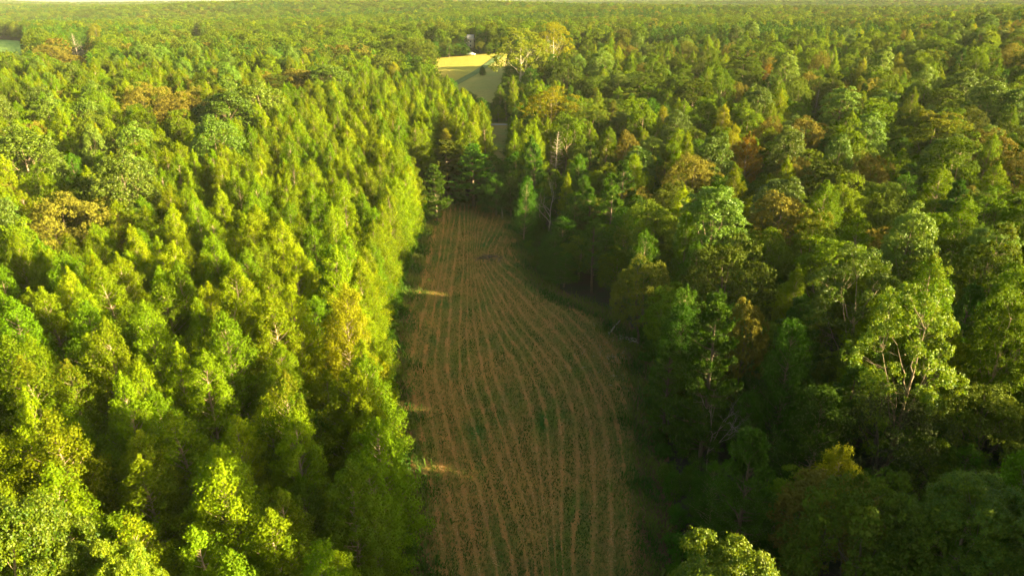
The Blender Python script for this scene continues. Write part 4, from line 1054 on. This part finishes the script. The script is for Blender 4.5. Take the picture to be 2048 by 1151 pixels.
for i in indiv:
    if i in lab: continue
    d = [((tpx[i] - q['px']) ** 2 + ((tpy[i] - q['py']) * 1.6) ** 2) for q in marks]
    j = int(np.argmin(d)); q = marks[j]; ddx = tpx[i] - q['px']; ddy = (tpy[i] - q['py']) * 1.6
    rel = ("right of" if ddx > 0 else "left of") if abs(ddx) > abs(ddy) else ("below" if ddy > 0 else "beyond")
    cell.setdefault((TREES[i][2], rel, q['short']), []).append((d[j], i))
GRP = lambda i: ("trees of the dense stand on the left" if T_[i, 0] < 0 else "trees of the mixed wood on the right")
for (k, rel, sh), v in cell.items():
    v.sort()
    for n_, (_, i) in enumerate(v):
        lab[i] = ((f"{DESC[k]}, the only one just {rel} {sh}" if len(v) == 1 else f"{DESC[k]}, {ORD[min(n_, 35)]} nearest {rel} {sh}"), GRP(i))
for i in indiv:
    x, y, k, h, r = TREES[i]
    place(k, x, y, h, r, lab[i][0], group=lab[i][1], rng=rng)
SHR = [s for s in SHR if not (abs(s[0] - 12) > 1e3)]
for side in (-1, 1):
    ss = sorted([s for s in SHR if s[5] == side and 34 < s[1]], key=lambda s: s[1])
    for n_, (x, y, k, h, r, _) in enumerate(ss):
        near_ = min(marks, key=lambda q: (q['x'] - x) ** 2 + (q['y'] - y) ** 2)
        place(k, x, y, h, r, f"dark green shrub in the thicket along the clearing's {'left' if side < 0 else 'right'} edge", group=f"shrubs in the thicket on the clearing's {'left' if side < 0 else 'right'} edge", rng=rng)
print('LF', LEFTFIELD_W, 'ROAD', ry_, FYF, LANE_W)
print("TREES", len(TREES), "individual", len(indiv), dict(cnt), "shrubs", len(SHR))

# ---- far woods: low detail trees
def far_tree(kind, seed):
    if kind == 'oak': return dome(seed, 16, 5.4, 9, 'oak', nl=32, leaf=.46, lump=1.9, k=14, sub=12, name="far_oak", rnd=.22)
    if kind == 'tan': return dome(seed, 16, 5.0, 9, 'tan', nl=30, leaf=.46, lump=1.9, k=14, sub=12, name="far_tan_oak", rnd=.22)
    if kind == 'hick': return dome(seed, 17, 4.2, 11, 'hick', 'bark', nl=32, leaf=.42, lump=1.5, k=14, sub=11, spire=1.5, rough=1.3, name="far_hickory", rnd=.22, full=-.4)
    if kind == 'gum': return gum(seed, 18, 3.6, 3, nb=38, leaf=.38, k=34, clr=.95)
    if kind == 'pine': return pine(seed, 18, 3.4, 5, leaf=.75, nb=22, tufts=6, blades=12)
FAR = {k: [far_tree(k, 200 + s + 10 * i) for s in range(2)] for i, k in enumerate(['oak', 'tan', 'hick', 'gum', 'pine'])}
src = bpy.data.collections.new("woodland sources")
SRC = {}
def src_add(key, me):
    if key not in SRC:
        o = bpy.data.objects.new(f"woodland_source_{len(SRC):03d}", me); src.objects.link(o); SRC[key] = len(SRC)
    return SRC[key]
pts = []; idx = []; rot = []; scl = []
def stuff_tree(x, y, z, var, key, h, r, rz, trunk):
    sr = r / var[2]; sz = h / var[3]
    for part, on in ((0, True), (1, trunk)):
        if on:
            pts.append((x, y, z)); idx.append(src_add((key, part), var[part])); rot.append((0, 0, rz)); scl.append((sr, sr, sz))
for i in rest:
    x, y, k, h, r = TREES[i]
    if seen[i] or tdp[i] < 260 or True:
        vi = int(rng.integers(len(K[k])))
        if tdp[i] > 380 and k in FAR: vi %= 2; stuff_tree(x, y, zz[i] - .1, FAR[k][vi], ('far' + k, vi), h, r, rng.random() * 6.28, False)
        else: stuff_tree(x, y, zz[i] - .1, K[k][vi], (k, vi), h, r, rng.random() * 6.28, True)
def far_zone(y0, y1, c, table, x0=None, x1=None, hs=1., rs=1.):
    x, y = jgrid(-.92 * y1 - 40, .92 * y1 + 40, y0, y1, c, rng)
    ok = np.abs(x) < .92 * y + 40
    if x0 is not None: ok &= (x > x0(y)) & (x < x1(y))
    x, y = x[ok], y[ok]
    kd = pick(rng, len(x), table)
    st = np.sin(x / 61 + 2 * np.sin(y / 83)) + np.sin(y / 49 - x / 97) + .5 * rng.normal(size=len(x))
    kd = np.where((st > 1.15), 'pine', np.where(st < -1.2, 'hick', kd)).astype(object)
    h = np.array([HT[k][0] for k in kd]) * rng.uniform(.85, 1.12, len(x)) * hs; r = np.array([HT[k][1] for k in kd]) * rng.uniform(1.05, 1.5, len(x)) * rs
    ok = ~blocked(x, y, h, r, .5) if y0 < 700 else np.ones(len(x), bool)
    x, y, kd, h, r = x[ok], y[ok], kd[ok], h[ok], r[ok]; z = terr(x, y)
    for a in zip(x, y, z, kd, h, r):
        vi = int(rng.integers(2)); stuff_tree(a[0], a[1], a[2] - .1, FAR[a[3]][vi], ('far' + a[3], vi), a[4], a[5], rng.random() * 6.28, False)
FT = {'oak': .46, 'tan': .07, 'hick': .25, 'pine': .08, 'gum': .14}
far_zone(300, 432, 8.0, FT, lambda y: -.95 * y - 40, lambda y: np.where(y < 337, -60., -2. + 0 * y))
far_zone(337, 432, 8.0, FT, lambda y: -2 + 0 * y, lambda y: -2 + 0 * y + 20)
far_zone(430, 900, 8.0, FT)
far_zone(900, 1700, 11.0, FT, rs=1.25)
far_zone(1700, 3600, 17.0, {'oak': .5, 'hick': .2, 'pine': .3}, rs=1.9, hs=1.05)
me = bpy.data.meshes.new("woodland"); me.vertices.add(len(pts)); me.vertices.foreach_set("co", np.array(pts, np.float32).ravel())
a = me.attributes.new("idx", 'INT', 'POINT'); a.data.foreach_set("value", np.array(idx, np.int32))
a = me.attributes.new("rot", 'FLOAT_VECTOR', 'POINT'); a.data.foreach_set("vector", np.array(rot, np.float32).ravel())
a = me.attributes.new("scl", 'FLOAT_VECTOR', 'POINT'); a.data.foreach_set("vector", np.array(scl, np.float32).ravel())
wd_ = struct("distant_woodland", me, 'stuff', label="unbroken mixed woods rolling back to the hazy horizon", category="woodland")
ng = bpy.data.node_groups.new("woodland_scatter", 'GeometryNodeTree')
ng.interface.new_socket(name="Geometry", in_out='INPUT', socket_type='NodeSocketGeometry')
ng.interface.new_socket(name="Geometry", in_out='OUTPUT', socket_type='NodeSocketGeometry')
gi = ng.nodes.new('NodeGroupInput'); go = ng.nodes.new('NodeGroupOutput'); iop = ng.nodes.new('GeometryNodeInstanceOnPoints'); ci = ng.nodes.new('GeometryNodeCollectionInfo')
ci.inputs['Collection'].default_value = src; ci.inputs['Separate Children'].default_value = True; ci.inputs['Reset Children'].default_value = True
def na(name, typ):
    n = ng.nodes.new('GeometryNodeInputNamedAttribute'); n.data_type = typ; n.inputs[0].default_value = name; return n.outputs[0]
m2p = ng.nodes.new('GeometryNodeMeshToPoints')
ng.links.new(gi.outputs[0], m2p.inputs[0]); ng.links.new(m2p.outputs[0], iop.inputs['Points']); ng.links.new(ci.outputs[0], iop.inputs['Instance'])
iop.inputs['Pick Instance'].default_value = True
ng.links.new(na("idx", 'INT'), iop.inputs['Instance Index']); ng.links.new(na("rot", 'FLOAT_VECTOR'), iop.inputs['Rotation']); ng.links.new(na("scl", 'FLOAT_VECTOR'), iop.inputs['Scale'])
ng.links.new(iop.outputs[0], go.inputs[0])
md = wd_.modifiers.new("scatter", 'NODES'); md.node_group = ng
print("woodland instances", len(pts))

# ------------------------------------------------------------------ haze
HAZE = 0.000042
if HAZE > 0:
    v, f = box(-6200, 6200, -220, 6700, -10, 66)
    hm, ns, ls = nodes("haze_air")
    pv = ns.new("ShaderNodeVolumePrincipled"); pv.inputs["Color"].default_value = (.92, .95, .93, 1); pv.inputs["Density"].default_value = HAZE; pv.inputs["Anisotropy"].default_value = -.1
    o = ns.new("ShaderNodeOutputMaterial"); ls.new(pv.outputs[0], o.inputs["Volume"])
    struct("haze", new_mesh("haze", [(v, f, hm, None)]), 'stuff', label="thin pale evening haze lying over the whole landscape", category="haze")
